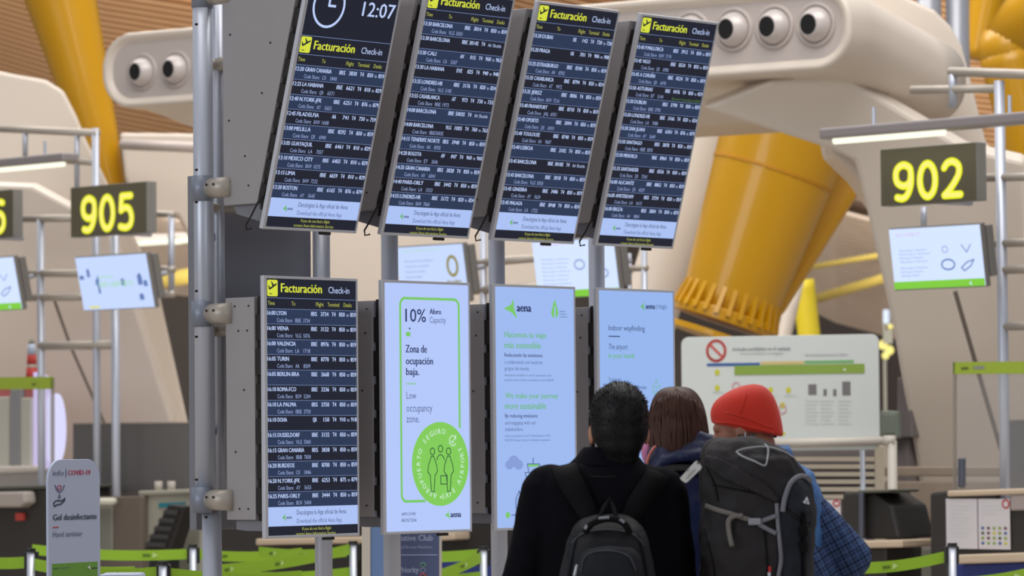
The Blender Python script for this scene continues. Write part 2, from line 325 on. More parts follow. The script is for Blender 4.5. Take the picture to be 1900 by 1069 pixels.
def monitor(k, upper, label):
    if upper:
        b = frame(488 if k == 0 else 488, 425, 15.62, TH)
        M = Matrix.Translation(u * PITCH * k) @ b @ Matrix.Rotation(R(15.5), 4, 'X')
    else: M = Matrix.Translation(u * PITCH * k) @ M0
    H = 1.048 if upper else MH
    t = thing('flight_display' if (upper or k == 0) else 'information_display', label, 'screen', M, 'portrait displays on the stand')
    W_ = MWd
    MB().box(-.004, BZ + .003, 0, H, -.02, 0).box(W_ - BZ * .8, W_, 0, H, -.02, 0).box(BZ, W_ - BZ * .8, 0, BZ, -.02, 0).box(BZ, W_ - BZ * .8, H - BZ, H, -.02, 0).build('bezel', SILV, t, bevel=.002)
    MB().box(.0, .003, .012, .05, -.017, -.004).box(-.001, .0, .012, .05, -.017, -.004).build('maker_plate', DARKV, t)
    MB().box(W_ * .62, W_ * .74, -.014, -.002, -.018, -.006).build('sensor', DARKV, t, bevel=.003)
    tl = math.tan(R(15.5)) if upper else 0
    # black back with stepped cooling vents
    zb = -.058; v = MB().box(.02, W_ - .02, .07, H - .08, zb, -.021)
    for i in range(8 if upper else 6):
        y0 = .10 + i * (H - .22) / (8 if upper else 6)
        v.box(.004 + .004 * (i % 2), .02, y0, y0 + (H - .22) / (11 if upper else 8), zb - .004 - .004 * (i % 3), -.024)
    v.build('cooling_vent', DARKV, t)
    if not upper:
        MB().box(.0, W_, .075, H - .085, -.225, zb - .002).build('housing', GREYM, t, bevel=.003)
        pr = [(.03, -.025), (.075, -.06), (.075, -.20), (.035, -.20), (.03, -.14)]
        hz = MB()
        for (y, z) in ((.12, -.1), (.12, -.15), (H - .12, -.09), (H - .12, -.17), (H - .22, -.1), (H - .22, -.15), (.6, -.12), (.35, -.17)):
            hz.tube([(-.003, y, z), (.004, y, z)], .004, 8)
        hz.build('screw', SCREW, t)['kind'] = 'stuff'
    else:
        # housing: vertical back, front edge parallel to the leaning monitor (worked in the monitor's tilted space)
        c, s_ = math.cos(R(15.5)), math.sin(R(15.5))
        def L(yv, zv): return (yv * c + zv * s_, -yv * s_ + zv * c)          # untilted (y,z) -> tilted local
        f0, f1 = L(.105, -.060 / c + .105 * tl), L(.985, -.060 / c + .985 * tl)
        b0, b1 = L(.105, -.225), L(.985, -.225)
        MB().prism([f0, f1, b1, b0], .0, W_, 'x').build('housing', GREYM, t, bevel=.003)
        pr = [L(.03, -.03), L(.105, -.03), L(.105, -.2), L(.07, -.18)]
        hz = MB()
        for (y, z) in ((.2, -.19), (.45, -.19), (.8, -.18), (.98, .1), (.18, -.08), (.3, -.1), (.55, .0), (.75, .05)):
            a, b = L(y, z); hz.tube([(-.003, a, b), (.004, a, b)], .004, 8)
        hz.build('screw', SCREW, t)['kind'] = 'stuff'
        cy = .13; MB().tube([(-.004, cy, -.03), (-.012, cy - .03, -.045), (-.02, cy - .09, -.06), (-.025, cy - .13, -.075), (-.02, cy - .15, -.07), (-.014, cy - .14, -.05)], .004, 6).build('hanging_cable', DARKV, t, smooth=True)
        MB().box(-.01, .01, cy, cy + .035, -.045, -.022).build('cable_clip', DARKV, t)
    MB().prism(pr, .03, W_ - .03, 'x').build('bracket', PANELG, t)
    return t, M, H
def flights(k, upper, label, rows, clock=False):
    t, M, H = monitor(k, upper, label); x0, x1 = BZ, MWd - BZ * .8; y0, y1 = BZ, H - BZ; w = x1 - x0; h = y1 - y0
    s = MB().box(x0, x1, y0, y1, -.012, -.004).build('screen', SN, t)
    X = lambda a: x0 + a * w; Z = -.0035
    top = y1; rh = h * .0594
    hd = h * .0745; ch = h * .0425
    if clock:
        ck = h - hd - ch - rh * len(rows) - h * .075 - h * .042
        cy = top - ck * .46; cx = X(.245); r = w * .165
        outline(s, arc(cx, cy, r, r * 1.0, 0, 360, 40), .010, STXT, 'clock_face', Z + .001)
        outline(s, [(cx, cy + r * .55), (cx, cy), (cx + r * .42, cy)], .010, STXT, 'clock_hands', Z + .001)
        T('12:07', X(.80), cy - r * .30, .058, w * .36, 'c', s, STXT, Z + .001, .01)
        top -= ck; R_(s, x0, x1, top - .002, top, SLINE, 'rule_line', Z)
    plane_icon(s, X(.012), top - hd * .93, w * .115, hd * .86) if False else None
    # the icon sits 3 mm proud of nothing: flat graphic on the glass
    for o in (s,): pass
    pi = MB(); ix, iy, iw, ih = X(.016), top - hd * .93, w * .112, hd * .86; c = .12 * iw; pts = []
    for (ax, ay, q) in ((ix + iw - c, iy + ih - c, 0), (ix + c, iy + ih - c, 90), (ix + c, iy + c, 180), (ix + iw - c, iy + c, 270)): pts += arc(ax, ay, c, c, q, q + 90, 4)
    poly(s, pts, SGRN, 'departure_icon', Z + .0006)
    mb = MB(); PX = lambda a: ix + a * iw; PY = lambda b: iy + b * ih
    for q in ([(.12, .46), (.22, .38), (.92, .72), (.86, .80)], [(.34, .92), (.46, .86), (.70, .62), (.52, .54)], [(.08, .66), (.17, .64), (.27, .46), (.14, .44)], [(.16, .20), (.46, .15), (.46, .10), (.16, .15)]):
        mb.prism([(PX(a), PY(b)) for a, b in q], Z + .0005, Z + .0012)
    mb.build('plane_pictogram', SN, s)
    T('Facturación', X(.165), top - hd * .70, hd * .46, w * .45, 'l', s, SGRN, Z + .0006, .025)
    T('Check-in', X(.69), top - hd * .68, hd * .34, w * .235, 'l', s, STXT, Z + .0006, 0)
    top -= hd; R_(s, x0, x1, top - .0018, top, SLINE, 'rule_line', Z)
    for a, q, ww in ((.02, 'Time', .075), (.28, 'To', .04), (.55, 'Flight', .085), (.68, 'Terminal', .13), (.86, 'Desks', .09)):
        T(q, X(a), top - ch * .68, ch * .36, w * ww, 'l', s, SYT, Z + .0006, 0)
    top -= ch
    for i, q in enumerate(rows):
        q = q.split('|')                                     # time city code number desks codeshare
        if i % 2 == 0: R_(s, x0, x1, top - rh, top, SROW, 'table_row', Z - .0003)
        R_(s, x0, x1, top - .0016, top, SLINE, 'rule_line', Z)
        b = top - rh * .42; hh = rh * .27
        T(q[0], X(.014), b, hh, w * .088, 'l', s, STXT, Z + .0006, .02)
        T(q[1], X(.117), b, hh, w * .0262 * len(q[1]) * (.92 if len(q[1]) > 9 else .98), 'l', s, STXT, Z + .0006, .02)
        T(q[2], X(.495 if len(q[2]) > 2 else .505), b, hh, w * .0215 * len(q[2]), 'l', s, STXT, Z + .0006, .02)
        T(q[3], X(.688), b, hh, w * .0215 * len(q[3]), 'r', s, STXT, Z + .0006, .02)
        T('T4', X(.725), b, hh, w * .042, 'l', s, STXT, Z + .0006, .02)
        if '-' in q[4]:
            a, c = q[4].split('-')
            T(a, X(.808), b, hh, w * .063, 'l', s, STXT, Z + .0006, .02); T(c, X(.996), b, hh, w * .062, 'r', s, STXT, Z + .0006, .02)
            T('to', X(.903), b, hh * .85, w * .025, 'c', s, STXT, Z + .0006, 0)
        else: T(q[4], X(.965), b, hh * .85, w * .16, 'r', s, STXT, Z + .0006, 0)
        if q[5]:
            T('Code Share:', X(.117), b - rh * .46, hh * .95, w * .172, 'l', s, SCS, Z + .0006, -.004)
            a, c = q[5].split(' ')
            T(a, X(.317), b - rh * .46, hh * .95, w * .022 * len(a), 'l', s, SCS, Z + .0006, 0); T(c, X(.48), b - rh * .46, hh * .95, w * .0185 * len(c), 'r', s, SCS, Z + .0006, 0)
        if q[1] == 'ASTURIAS': T('Biometric boarding available', X(.99), b - rh * .5, hh * .8, w * .39, 'r', s, SREM, Z + .0006, 0)
        top -= rh
    bt = top; wb_ = h * .075; R_(s, x0, x1, bt - wb_, bt, SWHT, 'notice_band', Z)
    T('Descárgate la App oficial de Aena', X(.32), bt - wb_ * .42, wb_ * .24, w * .55, 'l', s, SINK, Z + .0006, 0)
    T('Download the official Aena App', X(.32), bt - wb_ * .86, wb_ * .23, w * .50, 'l', s, SDIM, Z + .0006, 0)
    logo(s, X(.18), bt - wb_ * .55, w * .045, wb_ * .42, SSG, Z + .001); T('aena', X(.205), bt - wb_ * .62, wb_ * .17, w * .06, 'l', s, SINK, Z + .0006, .02)
    bt -= wb_
    T('If you do not find a flight', X(.54), bt - h * .042 * .42, h * .0115, w * .32, 'c', s, SYT, Z + .0006, 0)
    T('contact Aena Information Service', X(.53), bt - h * .042 * .88, h * .0115, w * .44, 'c', s, SYT, Z + .0006, 0)
    return t
flights(0, True, 'leftmost upper flight board, with a clock reading 12:07 above its list', """12:20|GRAN CANARIA|IBS|3830|850-859|CX 1840
12:25|LA HABANA|IBE|6621|810-829|QR 6571
12:40|N.YORK-JFK|IBE|6251|876-879|AY 5653
12:45|FILADELFIA|AA|741|750-759|BAW 1608
13:00|MELILLA|IBE|8292|850-859|QR 6940
13:05|GUAYAQUIL|IBE|6461|810-829|LA 7057
13:10|MEXICO CITY|IBE|6403|810-829|BAW 4275
13:15|LIMA|IBE|6659|810-829|BAW 7232
13:20|BOSTON|IBE|6165|876-879|AY 5645""".split('\n'), True)
flights(1, True, 'upper flight board whose list starts with 13:30 Barcelona', """13:30|BARCELONA|IBE|3014|850-859|VLG 5050
13:30|BARCELONA|IBE|3014S|Air Shuttle|
13:30|CALI|AV|015|960-963|CA 5307
13:30|LA HABANA|EVE|825|940-948|
13:35|LONDRES-HR|IBE|3176|820-824|VLG 5185
13:55|CASABLANCA|AT|973|730-733|IBE 1973
14:00|BARCELONA|IBE|5003S|Air Shuttle|
14:00|BARCELONA|VLG|1005|760-763|IBE 5003S
14:15|TENERIFE NORTE|IBS|3940|850-859|AA 8705
14:20|BOGOTA|AV|047|960-960|EY 2606
14:35|GRAN CANARIA|IBS|3828|850-859|AV 6041
14:40|PARIS-ORLY|IBE|3442|850-859|LA 1553
14:55|LONDRES-HR|IBE|3172|820-824|BAW 7060""".split('\n'))
flights(2, True, 'upper flight board whose list starts with 15:20 Dubai', """15:20|DUBAI|EK|142|720-728|
15:20|PRAGA|OK|701|906-908|
15:25|ESTRASBURGO|IBE|8240|850-859|AA 8702
15:35|CASABLANCA|IBE|8794|820-824|AT 9972
15:35|JEREZ|IBE|8006|850-859|BAW 7216
15:40|FRANKFURT|IBE|8710|850-859|JAL 6951
15:40|OPORTO|IBE|3094|850-859|QR 6931
15:40|TOULOUSE|IBE|8740|850-859|AA 9607
15:40|LISBOA|IBE|3102|850-859|
15:45|BARCELONA|IBE|3018S|Air Shuttle|
15:45|BARCELONA|IBE|3018|850-859|VLG 5058
15:45|GINEBRA|IBE|3486|850-859|AY 5624
15:45|MALAGA|IBE|8948|850-859|LA 1722""".split('\n'))
flights(3, True, 'rightmost upper flight board, its list starting with P.Mallorca', """15:45|P.MALLORCA|IBS|3912|850-859|BAW 7174
15:45|VIGO|IBE|0534|850-859|QR 6980
15:45|A CORUÑA|IBE|0524|850-859|QR 6970
15:50|ASTURIAS|IBE|0476|850-859|BT 5144
15:50|DUBLIN|IBS|3790|850-859|IBE 3790
15:50|LONDRES-HR|IBE|3166|820-824|LA 7088
15:50|SAN JUAN|IBE|6301|876-879|AY 5649
15:50|SANTIAGO|IBS|3878|850-859|IBE 3878
15:50|MENORCA|IBE|8964|850-859|
15:55|SANTANDER|IBE|0556|850-859|QR 7241
16:00|ALICANTE|IBE|8862|850-859|QR 6029
16:00|AMSTERDAM|IBS|3724|850-859|LA 1615
16:00|IBIZA|IBS|3804|850-859|AA 9804""".split('\n'))
flights(0, False, 'lower flight board at the left end, its list starting with Lyon', """16:00|LYON|IBS|3734|850-859|IBE 3734
16:00|VIENA|IBE|3122|850-859|VLG 5076
16:00|VALENCIA|IBE|8976|850-859|LA 1718
16:05|TURIN|IBE|8770|850-859|AA 8509
16:05|BERLIN-BRA|IBE|3668|850-859|
16:10|ROMA-FCO|IBE|3236|850-859|BOV 5204
16:10|LA PALMA|IBS|3750|850-859|IBE 3750
16:10|DOHA|QR|150|910-918|
16:15|DUSSELDORF|IBE|3132|850-859|VLG 5060
16:15|GRAN CANARIA|IBS|3838|850-859|IBB 7838
16:20|BURDEOS|IBE|8700|850-859|CX 1846
16:20|N.YORK-JFK|IBE|6253|875-879|AY 5655
16:25|PARIS-ORLY|IBE|3444|850-859|BOV 5404""".split('\n'))
# --- poster style displays: laid out on the plane of the screen
def poster(k, label, bgm):
    t, M, H = monitor(k, False, label); x0, x1 = BZ, MWd - BZ * .8
    s = MB().box(x0, x1, BZ, H - BZ, -.012, -.004).build('screen', bgm, t)
    L = lambda px, py: hit(M, px, py, -.004)
    def tx(q, px, py, hp, wp, m, bold=0, al='l'):                 # baseline left corner, cap height and width in photo pixels
        a = L(px, py); b = L(px, py - hp); c = L(px + wp, py); T(q, a[0] if al == 'l' else a[0], a[1], b[1] - a[1], c[0] - a[0], al, s, m, -.003, bold)
    return s, L, tx
s, L, tx = poster(1, 'lower display showing 10% capacity and a green round badge', SWB)
Z = -.0035
c = .03; (ax, ay), (bx, by) = L(742, 553), L(854, 930)
by = L(742, 931)[1]; yend = L(854, 793)[1]; xend = L(788, 931)[0]
outline(s, [(bx, yend), (bx, ay - c)] + arc(bx - c, ay - c, c, c, 0, 90, 8) + arc(ax + c, ay - c, c, c, 90, 180, 8) + arc(ax + c, by + c, c, c, 180, 270, 8) + [(xend, by)], .011, SLG, 'green_outline', Z + .001)
tx('10%', 752, 597, 24, 38, SINK, .01); tx('Aforo', 797, 583, 10, 21, SINK, .03); tx('Capacity', 797, 599, 11, 30, SDIM)
a, b = L(753, 624), L(761, 616); R_(s, a[0], b[0], a[1], b[1], SLG, 'gauge_block', Z + .001)
a = L(760, 611); poly(s, [(a[0] - .006, a[1] + .006), (a[0] + .006, a[1] + .006), (a[0], a[1] - .003)], SINK, 'gauge_pointer', Z + .001)
tx('Zona de', 752.5, 654, 14, 39, SINK, .025); tx('ocupación', 753, 676, 13.5, 50, SINK, .025); tx('baja.', 753.5, 696, 13, 24, SINK, .025)
a, b = L(754, 713), L(772, 711.5); R_(s, a[0], b[0], a[1], b[1], SLG, 'accent_rule', Z + .001)
tx('Low', 754, 740, 13, 18, SDIM, .0); tx('occupancy', 754, 764, 14, 48, SDIM); tx('zone.', 754, 784, 14, 24, SDIM)
cx, cy = L(817, 861); rr = cy - L(817, 939)[1]; poly(s, arc(cx, cy, rr, rr, 0, 360, 48)[:-1], SGB, 'round_badge', Z + .0010)
def ringtext(txt, a0, a1, r, flip, h):
    n = len(txt)
    for i, ch in enumerate(txt):
        if ch == ' ': continue
        a = a0 + (a1 - a0) * i / (n - 1); rot = (a - 90) if not flip else (a + 90)
        Mx = Matrix.Translation((cx + r * math.cos(R(a)), cy + r * math.sin(R(a)), 0)) @ Matrix.Rotation(R(rot), 4, 'Z')
        T(ch, 0, -h / 2, h, None, 'c', s, SWT, Z + .0016, .01, 'lettering', Mx)
ringtext('AEROPUERTO SEGURO', 254, 82, rr * .78, False, .022); ringtext('SAFE AIRPORT', 276, 386, rr * .78, True, .022)
poly(s, arc(cx, cy - rr * .79, .005, .005, 0, 360, 10)[:-1], SWT, 'badge_dot', Z + .0016)
kx, ky = cx + rr * .44, cy + rr * .55; outline(s, arc(kx, ky, .021, .021, 20, 330, 18), .004, SWT, 'tick_ring', Z + .0016); outline(s, [(kx - .011, ky), (kx - .002, ky - .010), (kx + .02, ky + .022)], .004, SWT, 'tick_mark', Z + .0018)
for dx, top, big in ((-.30, .30, 1), (0, .36, 0), (.30, .30, 1)):
    px_, py_ = cx + dx * rr * .95, cy + top * rr
    outline(s, arc(px_, py_, .014, .014, 0, 360, 16), .0035, SDG, 'figure_outline', Z + .0018)
    if big: outline(s, [(px_ - .007, py_ - .02), (px_ - .026, py_ - .06), (px_ - .03, py_ - .085), (px_ - .015, py_ - .10), (px_ - .008, py_ - .17), (px_ + .008, py_ - .17), (px_ + .015, py_ - .10), (px_ + .03, py_ - .085), (px_ + .026, py_ - .06), (px_ + .007, py_ - .02)], .0035, SDG, 'figure_outline', Z + .0018, True)
    else: outline(s, arc(px_, py_ - .055, .024, .03, 15, 165, 12), .0035, SDG, 'figure_outline', Z + .0018)
outline(s, [(cx + .0, cy - .05), (cx + .04, cy - .05), (cx + .04, cy - .085), (cx, cy - .085)], .0035, SDG, 'suitcase_outline', Z + .0018, True)
tx('ANTI COVID', 745, 957, 5.5, 26, SINK, .01); tx('PROTECTION', 745, 969, 5.5, 27, SINK, .01); a, b = L(745, 961.5), L(772, 960.5); R_(s, a[0], b[0], a[1], b[1], SINK, 'accent_rule', Z + .001)
a = L(830, 956); logo(s, a[0], a[1], .036, .036, SLG, Z + .001); tx('aena', 836, 960, 11, 19, SINK, .04)

s, L, tx = poster(2, 'lower display about a more sustainable journey, with a green leaf emblem', SSU)
a = L(947, 573); logo(s, a[0], a[1], .085, .085, SLG, Z + .001); tx('aena', 959, 578, 15, 26, SINK, .04)
a = L(1029, 575); poly(s, [(a[0], a[1] + .046), (a[0] + .018, a[1] + .005), (a[0] + .024, a[1] - .015), (a[0] + .012, a[1] - .034), (a[0] - .012, a[1] - .034), (a[0] - .024, a[1] - .015), (a[0] - .018, a[1] + .005)], SLG, 'leaf_emblem', Z + .001)
outline(s, [(a[0], a[1] - .033), (a[0], a[1] + .012)], .008, SSU, 'leaf_tree', Z + .0018)
for i, q in enumerate(('airport', 'carbon', 'accreditation')): tx(q, 1038, 579 + i * 5, 3, 11 + i * 2, SINK)
tx('Hacemos tu viaje', 936, 626, 11, 77, SSG, .012); tx('más sostenible', 936, 646, 12, 67, SSG, .012)
tx('Reduciendo las emisiones', 936, 662, 7, 70, SINK, .01); tx('y colaborando con nuestros', 936, 675, 7, 70, SDIM); tx('grupos de interés.', 936, 687, 7, 46, SDIM)
tx('Aeropuerto acreditado en nivel 3 (optimización) del', 936, 698, 4, 86, SDIM); tx('programa Airport Carbon Accreditation de ACI EUROPE', 936, 707, 4, 91, SDIM)
tx('We make your journey', 937, 739, 10, 98, SSG, .012); tx('more sustainable', 937, 759, 12, 76, SSG, .012)
tx('By reducing emissions', 937, 775, 7, 60, SINK, .01); tx('and engaging with our', 937, 788, 7, 57, SDIM); tx('stakeholders.', 937, 800, 7, 34, SDIM)
tx('Airport accredited at Level 3 (Optimisation) of ACI', 937, 811, 4, 84, SDIM); tx("EUROPE's Airport Carbon Accreditation programme.", 937, 819, 4, 84, SDIM)
for dx, dy, r in ((-.018, -.008, .02), (.0, .006, .026), (.02, -.008, .022)):
    a = L(953, 859); poly(s, arc(a[0] + dx * 1.6, a[1] + dy, r * 1.3, r, 0, 360, 20)[:-1], SPG, 'cloud', Z + .0008 + r * .005)
P = lambda *q: [L(*w) for w in q]
outline(s, P((989, 850), (989, 861)), .003, SINK, 'tower_mast', Z + .001); outline(s, P((978, 861), (1001, 861), (999, 877), (981, 877)), .003, SINK, 'tower_cabin', Z + .001, True)
poly(s, P((980, 862), (1000, 862), (999, 866), (980.5, 866)), SLG, 'tower_window', Z + .0008)
outline(s, P((974, 877), (1006, 877), (1004, 885), (998, 893), (983, 893), (976, 885)), .003, SINK, 'tower_bowl', Z + .001, True)
outline(s, P((963, 911), (969, 925), (969, 940), (963, 949), (957, 942), (957, 926)), .003, SINK, 'leaf_outline', Z + .001, True)
outline(s, P((963, 925), (963, 956)), .003, SINK, 'leaf_stem', Z + .001); a = L(942, 956); poly(s, arc(a[0], a[1], .0135, .0135, 0, 360, 18)[:-1], SLG, 'route_dot', Z + .001); outline(s, P((949, 956), (1040, 954)), .003, SINK, 'route_line', Z + .001)

s, L, tx = poster(3, 'lower display at the right end, headed Indoor wayfinding', SMP)
a = L(1192, 569); logo(s, a[0], a[1], .028, .042, SSG, Z + .001); tx('aena', 1198, 573, 10, 17, SINK, .04); tx('maps', 1221, 573, 10, 16, SDIM)
outline(s, P((1218, 563), (1218, 576)), .0015, SDIM, 'accent_rule', Z + .001) if False else None
P = lambda *q: [L(*w) for w in q]
outline(s, P((1218, 564), (1218, 575)), .0015, SDIM, 'accent_rule', Z + .001)
tx('Indoor wayfinding', 1129, 613, 10, 67, SINK, .0); a, b = L(1129, 625), L(1150, 623.5); R_(s, a[0], b[0], a[1], b[1], SINK, 'accent_rule', Z + .001)
tx('The airport', 1129, 648, 10, 35, SDIM, .01); tx('in your hands', 1129, 664, 9, 48, SSG, .012); tx('Go around', 1129, 706, 6, 22, SDIM)
tx('Adolfo Suárez Madrid-Barajas', 1129, 721, 6, 70, SINK, .0); tx('airport with ease', 1129, 735, 6, 40, SDIM)
outline(s, P((1211, 715), (1217, 719), (1224, 714), (1224, 727), (1217, 732), (1211, 728)), .002, SSG, 'map_cube', Z + .001, True); outline(s, P((1217, 719), (1217, 732)), .002, SSG, 'map_cube', Z + .001); outline(s, arc(*L(1217.5, 708), .006, .01, 0, 360, 14), .002, SSG, 'map_pin', Z + .001)

# --- the stand that carries the displays
st = thing('display_stand', 'grey tubular metal stand that carries two rows of flight displays', 'stand', M0 @ Matrix.Translation((0, -1.6 + .378, 0)))
Mi = M0.inverted()
SM = MW[st.name]; Si = SM.inverted(); zf = -(Si @ Vector((0, 0, 0))).y
def SP(px, py, z): x, y = hit(SM, px, py, z); return Vector((x, y, z))
fy = (Si @ Vector((SM.translation.x, SM.translation.y, 0))).y
def vpost(px, pya, pyb, r, z, m=ALU, name='post'):
    a = SP(px, pya, z); yb = SP(px, pyb, z).y if pyb is not None else fy
    MB().tube([(a.x, a.y, z), (a.x, yb, z)], r, 24).build(name, m, st, smooth=True); return a.x
top = SP(375, -60, BACKZ).y
x1 = vpost(375, -60, 928, .041, BACKZ); 
x2 = vpost(403, -60, 915, .024, BACKZ - .03); x3 = vpost(393, 935, None, .040, BACKZ)
for px in (595, 720, 918, 1103): vpost(px, 120 if px > 600 else 300, None, .037, BACKZ - .02)
for px in (393, 595, 720, 918, 1103):
    a = SP(px, 900, BACKZ); MB().tube([(a.x, fy, a.z), (a.x, fy + .012, a.z)], .11, 24).build('foot_plate', ALU, st)
sc = MB()
for py in (-8, 350, 583, 928):
    a = SP(375, py, BACKZ); ax = a.x + (.0 if py < 900 else 0)
    MB().tube([(ax, a.y - .052, a.z), (ax, a.y + .052, a.z)], .0435, 24).build('sleeve', mat('blue grey sleeve metal', (140, 146, 160), .45, .35), st, smooth=True)
    MB().tube([(ax + .015, a.y, a.z + .02), (ax + .015, a.y, a.z + .155)], .042, 24).build('clamp_arm', CLAMP, st, smooth=True, bevel=0)
    for dz in (.055, .095): sc.tube([(ax - .029, a.y + .012, a.z + dz), (ax - .031, a.y + .012, a.z + dz)], .0055, 8)
for py in (45, 315, 375, 540, 625, 890, 960):
    a = SP(366 if py < 950 else 384, py, BACKZ + .041); sc.tube([(a.x, a.y, a.z - .01), (a.x, a.y, a.z + .0)], .005, 8)
    a = SP(388 if py < 950 else 406, py, BACKZ + .041); sc.tube([(a.x, a.y, a.z - .025), (a.x, a.y, a.z - .01)], .005, 8)
sc.build('screw', SCREW, st)['kind'] = 'stuff'
for py in (120, 385, 612):
    a = SP(395, py, BACKZ - .03); b = SP(595, py, BACKZ - .02)
    MB().tube([(a.x - .02, a.y, a.z), (b.x + .1, a.y, a.z)], .022, 18).build('rail', CLAMP, st, smooth=True)
for py in (120, 612):
    a = SP(403, py, BACKZ - .03); MB().tube([(a.x, a.y, a.z), (a.x, a.y, a.z + .13)], .03, 18).build('clamp_arm', CLAMP, st, smooth=True)
# rails behind the two rows and arms for every display
for py in (350, 200, 600, 928):
    a = SP(595, py, BACKZ - .02); b = SP(1103, 500, BACKZ - .02)
    MB().tube([(a.x, a.y, a.z), (b.x + .1, a.y, a.z)], .02, 14).build('rail', ALU, st, smooth=True)
    for k in range(4):
        if k == 0 and py == 200: continue
        xx = PITCH * k + .3
        MB().tube([(xx, a.y, a.z), (xx, a.y, -.22)], .018, 10).build('display_arm', ALU, st, smooth=True)
a = SP(360, 326, -.47); b = SP(360, 984, -.47); c_ = SP(577, 450, -.47)
MB().box(a.x, c_.x, b.y, a.y, -.51, -.47).build('backing_panel', PANELG, st, bevel=.003)
for py in (450, 800): 
    q = SP(595, py, -.4); MB().tube([(x1 + .09, q.y, BACKZ - .03), (x1 + .09, q.y, -.472)], .015, 10).build('display_arm', ALU, st, smooth=True)
# ------------------------------------------------------------------ check-in row: everything below stands on lines parallel to the desks
EA = -45
def deskY(px, off=0):
    k = (px - 950) / F; q = (2.58 - k * (24 + off)) / (1 + k); return 24 + off + q
def pl(px, py, off=0, ang=EA, tilt=0): return frame(px, py, deskY(px, off), ang, tilt)
def base_thing(name, label, cat, px, off=0, Y=None, ang=EA, group=None):
    M = frame(px, 800, Y if Y else deskY(px, off), ang); M.translation.z = 0
    return thing(name, label, cat, M, group)
def slabpx(par, name, pts, z0, z1, m, bevel=.01, **kw):
    M = MW[par.name]; return MB().prism([hit(M, *p, z1) for p in pts], z0, z1).build(name, m, par, bevel=bevel, **kw)
def tubepx(par, name, a, b, rpx, z=0, m=ALU, seg=14):
    M = MW[par.name]; p = hit(M, *a, z); s = F / (M @ Vector((p[0], p[1], z))).y
    q = (p[0], -M.translation.z) if b is None else hit(M, *b, z)
    return MB().tube([(p[0], p[1], z), (q[0], q[1], z)], rpx / s, seg).build(name, m, par, smooth=True)

SGNF = mat('sign olive grey face', (98, 92, 72), .5); YG1 = mat('lit numeral rim', (236, 240, 30), emit=1.1); YG2 = mat('lit numeral core', (255, 240, 130), emit=1.05)
SIGB = mat('sign case edge', (132, 130, 124), .5)
def catm2(q):
    return catm0(q, 5) if len(q) > 3 else q
def catm0(pts, n):
    P = [pts[0]] + list(pts) + [pts[-1]]; out = []
    for i in range(1, len(P) - 2):
        for k in range(n):
            t = k / n; out.append(tuple(.5 * ((2 * P[i][c]) + (-P[i - 1][c] + P[i + 1][c]) * t + (2 * P[i - 1][c] - 5 * P[i][c] + 4 * P[i + 1][c] - P[i + 2][c]) * t * t + (-P[i - 1][c] + 3 * P[i][c] - 3 * P[i + 1][c] + P[i + 2][c]) * t ** 3) for c in range(2)))
    return out + [tuple(pts[-1])]
_nine = [[(.86, .66), (.80, .84), (.5, .93), (.22, .84), (.14, .66), (.22, .48), (.5, .39), (.78, .46), (.86, .66), (.84, .40), (.68, .16), (.46, .07), (.2, .10)]]
NUM = {'9': _nine, '6': [[(1 - a, 1 - b) for a, b in _nine[0]]], '0': [[(.5 + .36 * math.cos(k * math.pi / 8), .5 + .42 * math.sin(k * math.pi / 8)) for k in range(17)]],
       '5': [[(.82, .92), (.26, .92)], [(.26, .92), (.21, .54)], [(.21, .54), (.46, .61), (.72, .56), (.86, .36), (.78, .15), (.5, .07), (.16, .11)]],
       '2': [[(.14, .78), (.30, .90), (.56, .93), (.80, .82), (.82, .62), (.62, .40), (.36, .20), (.14, .08)], [(.14, .08), (.88, .08)]]}
def number_sign(px0, py0, px1, py1, txt, label, dig, two=None):
    t = thing('number_sign', label, 'sign', pl(px0, py1, 0), 'lit desk number signs'); M = MW[t.name]
    w = hit(M, px1, (py0 + py1) / 2, 0)[0]; h = hit(M, px0, py0, 0)[1]
    MB().box(0, w, 0, h, -.10, -.004).build('case', SIGB, t, bevel=.004)
    f = MB().box(.004, w - .004, .004, h - .004, -.004, 0).build('face', SGNF, t)
    x0, y0 = hit(M, dig[0], dig[1], 0); x1_, y1_ = hit(M, dig[2], dig[3], 0)
    n_ = len(txt); gw = (x1_ - x0) / n_; hh = y0 - y1_
    for i, ch in enumerate(txt):
        r = hh * .1
        S = [catm2(q) for q in NUM[ch]]
        for nm, rr, zz, m in (('numeral_rim', r, .004, YG1), ('numeral_core', r * .55, .0065, YG2)):
            mb = MB()
            for q in S: mb.cap([(x0 + gw * (i + .06 + .88 * a), y1_ + hh * b, 0) for a, b in q], [rr] * len(q), 10)
            mb.v = [Vector((v.x, v.y, zz * .5 + v.z * .12 * (zz / .004))) for v in mb.v]; mb.build(nm, m, f)
    # the arm that holds it
    MB().tube([(w / 2, .02, -.1), (w / 2, .02, -.42)], .022, 12).build('bracket_arm', ALU, t, smooth=True)
    return t
number_sign(131, 348, 272, 441, '905', 'olive number sign 905 above the skyline monitor at the left', (148, 365, 251, 426))
number_sign(-95, 361, 24, 448, '906', 'lit desk number sign cut by the left frame edge, ending in 6', (-78, 377, 13, 433))
number_sign(1634, 277, 1812, 383, '902', 'olive number sign 902 above the hand washing monitor at the right', (1654, 303, 1790, 366))

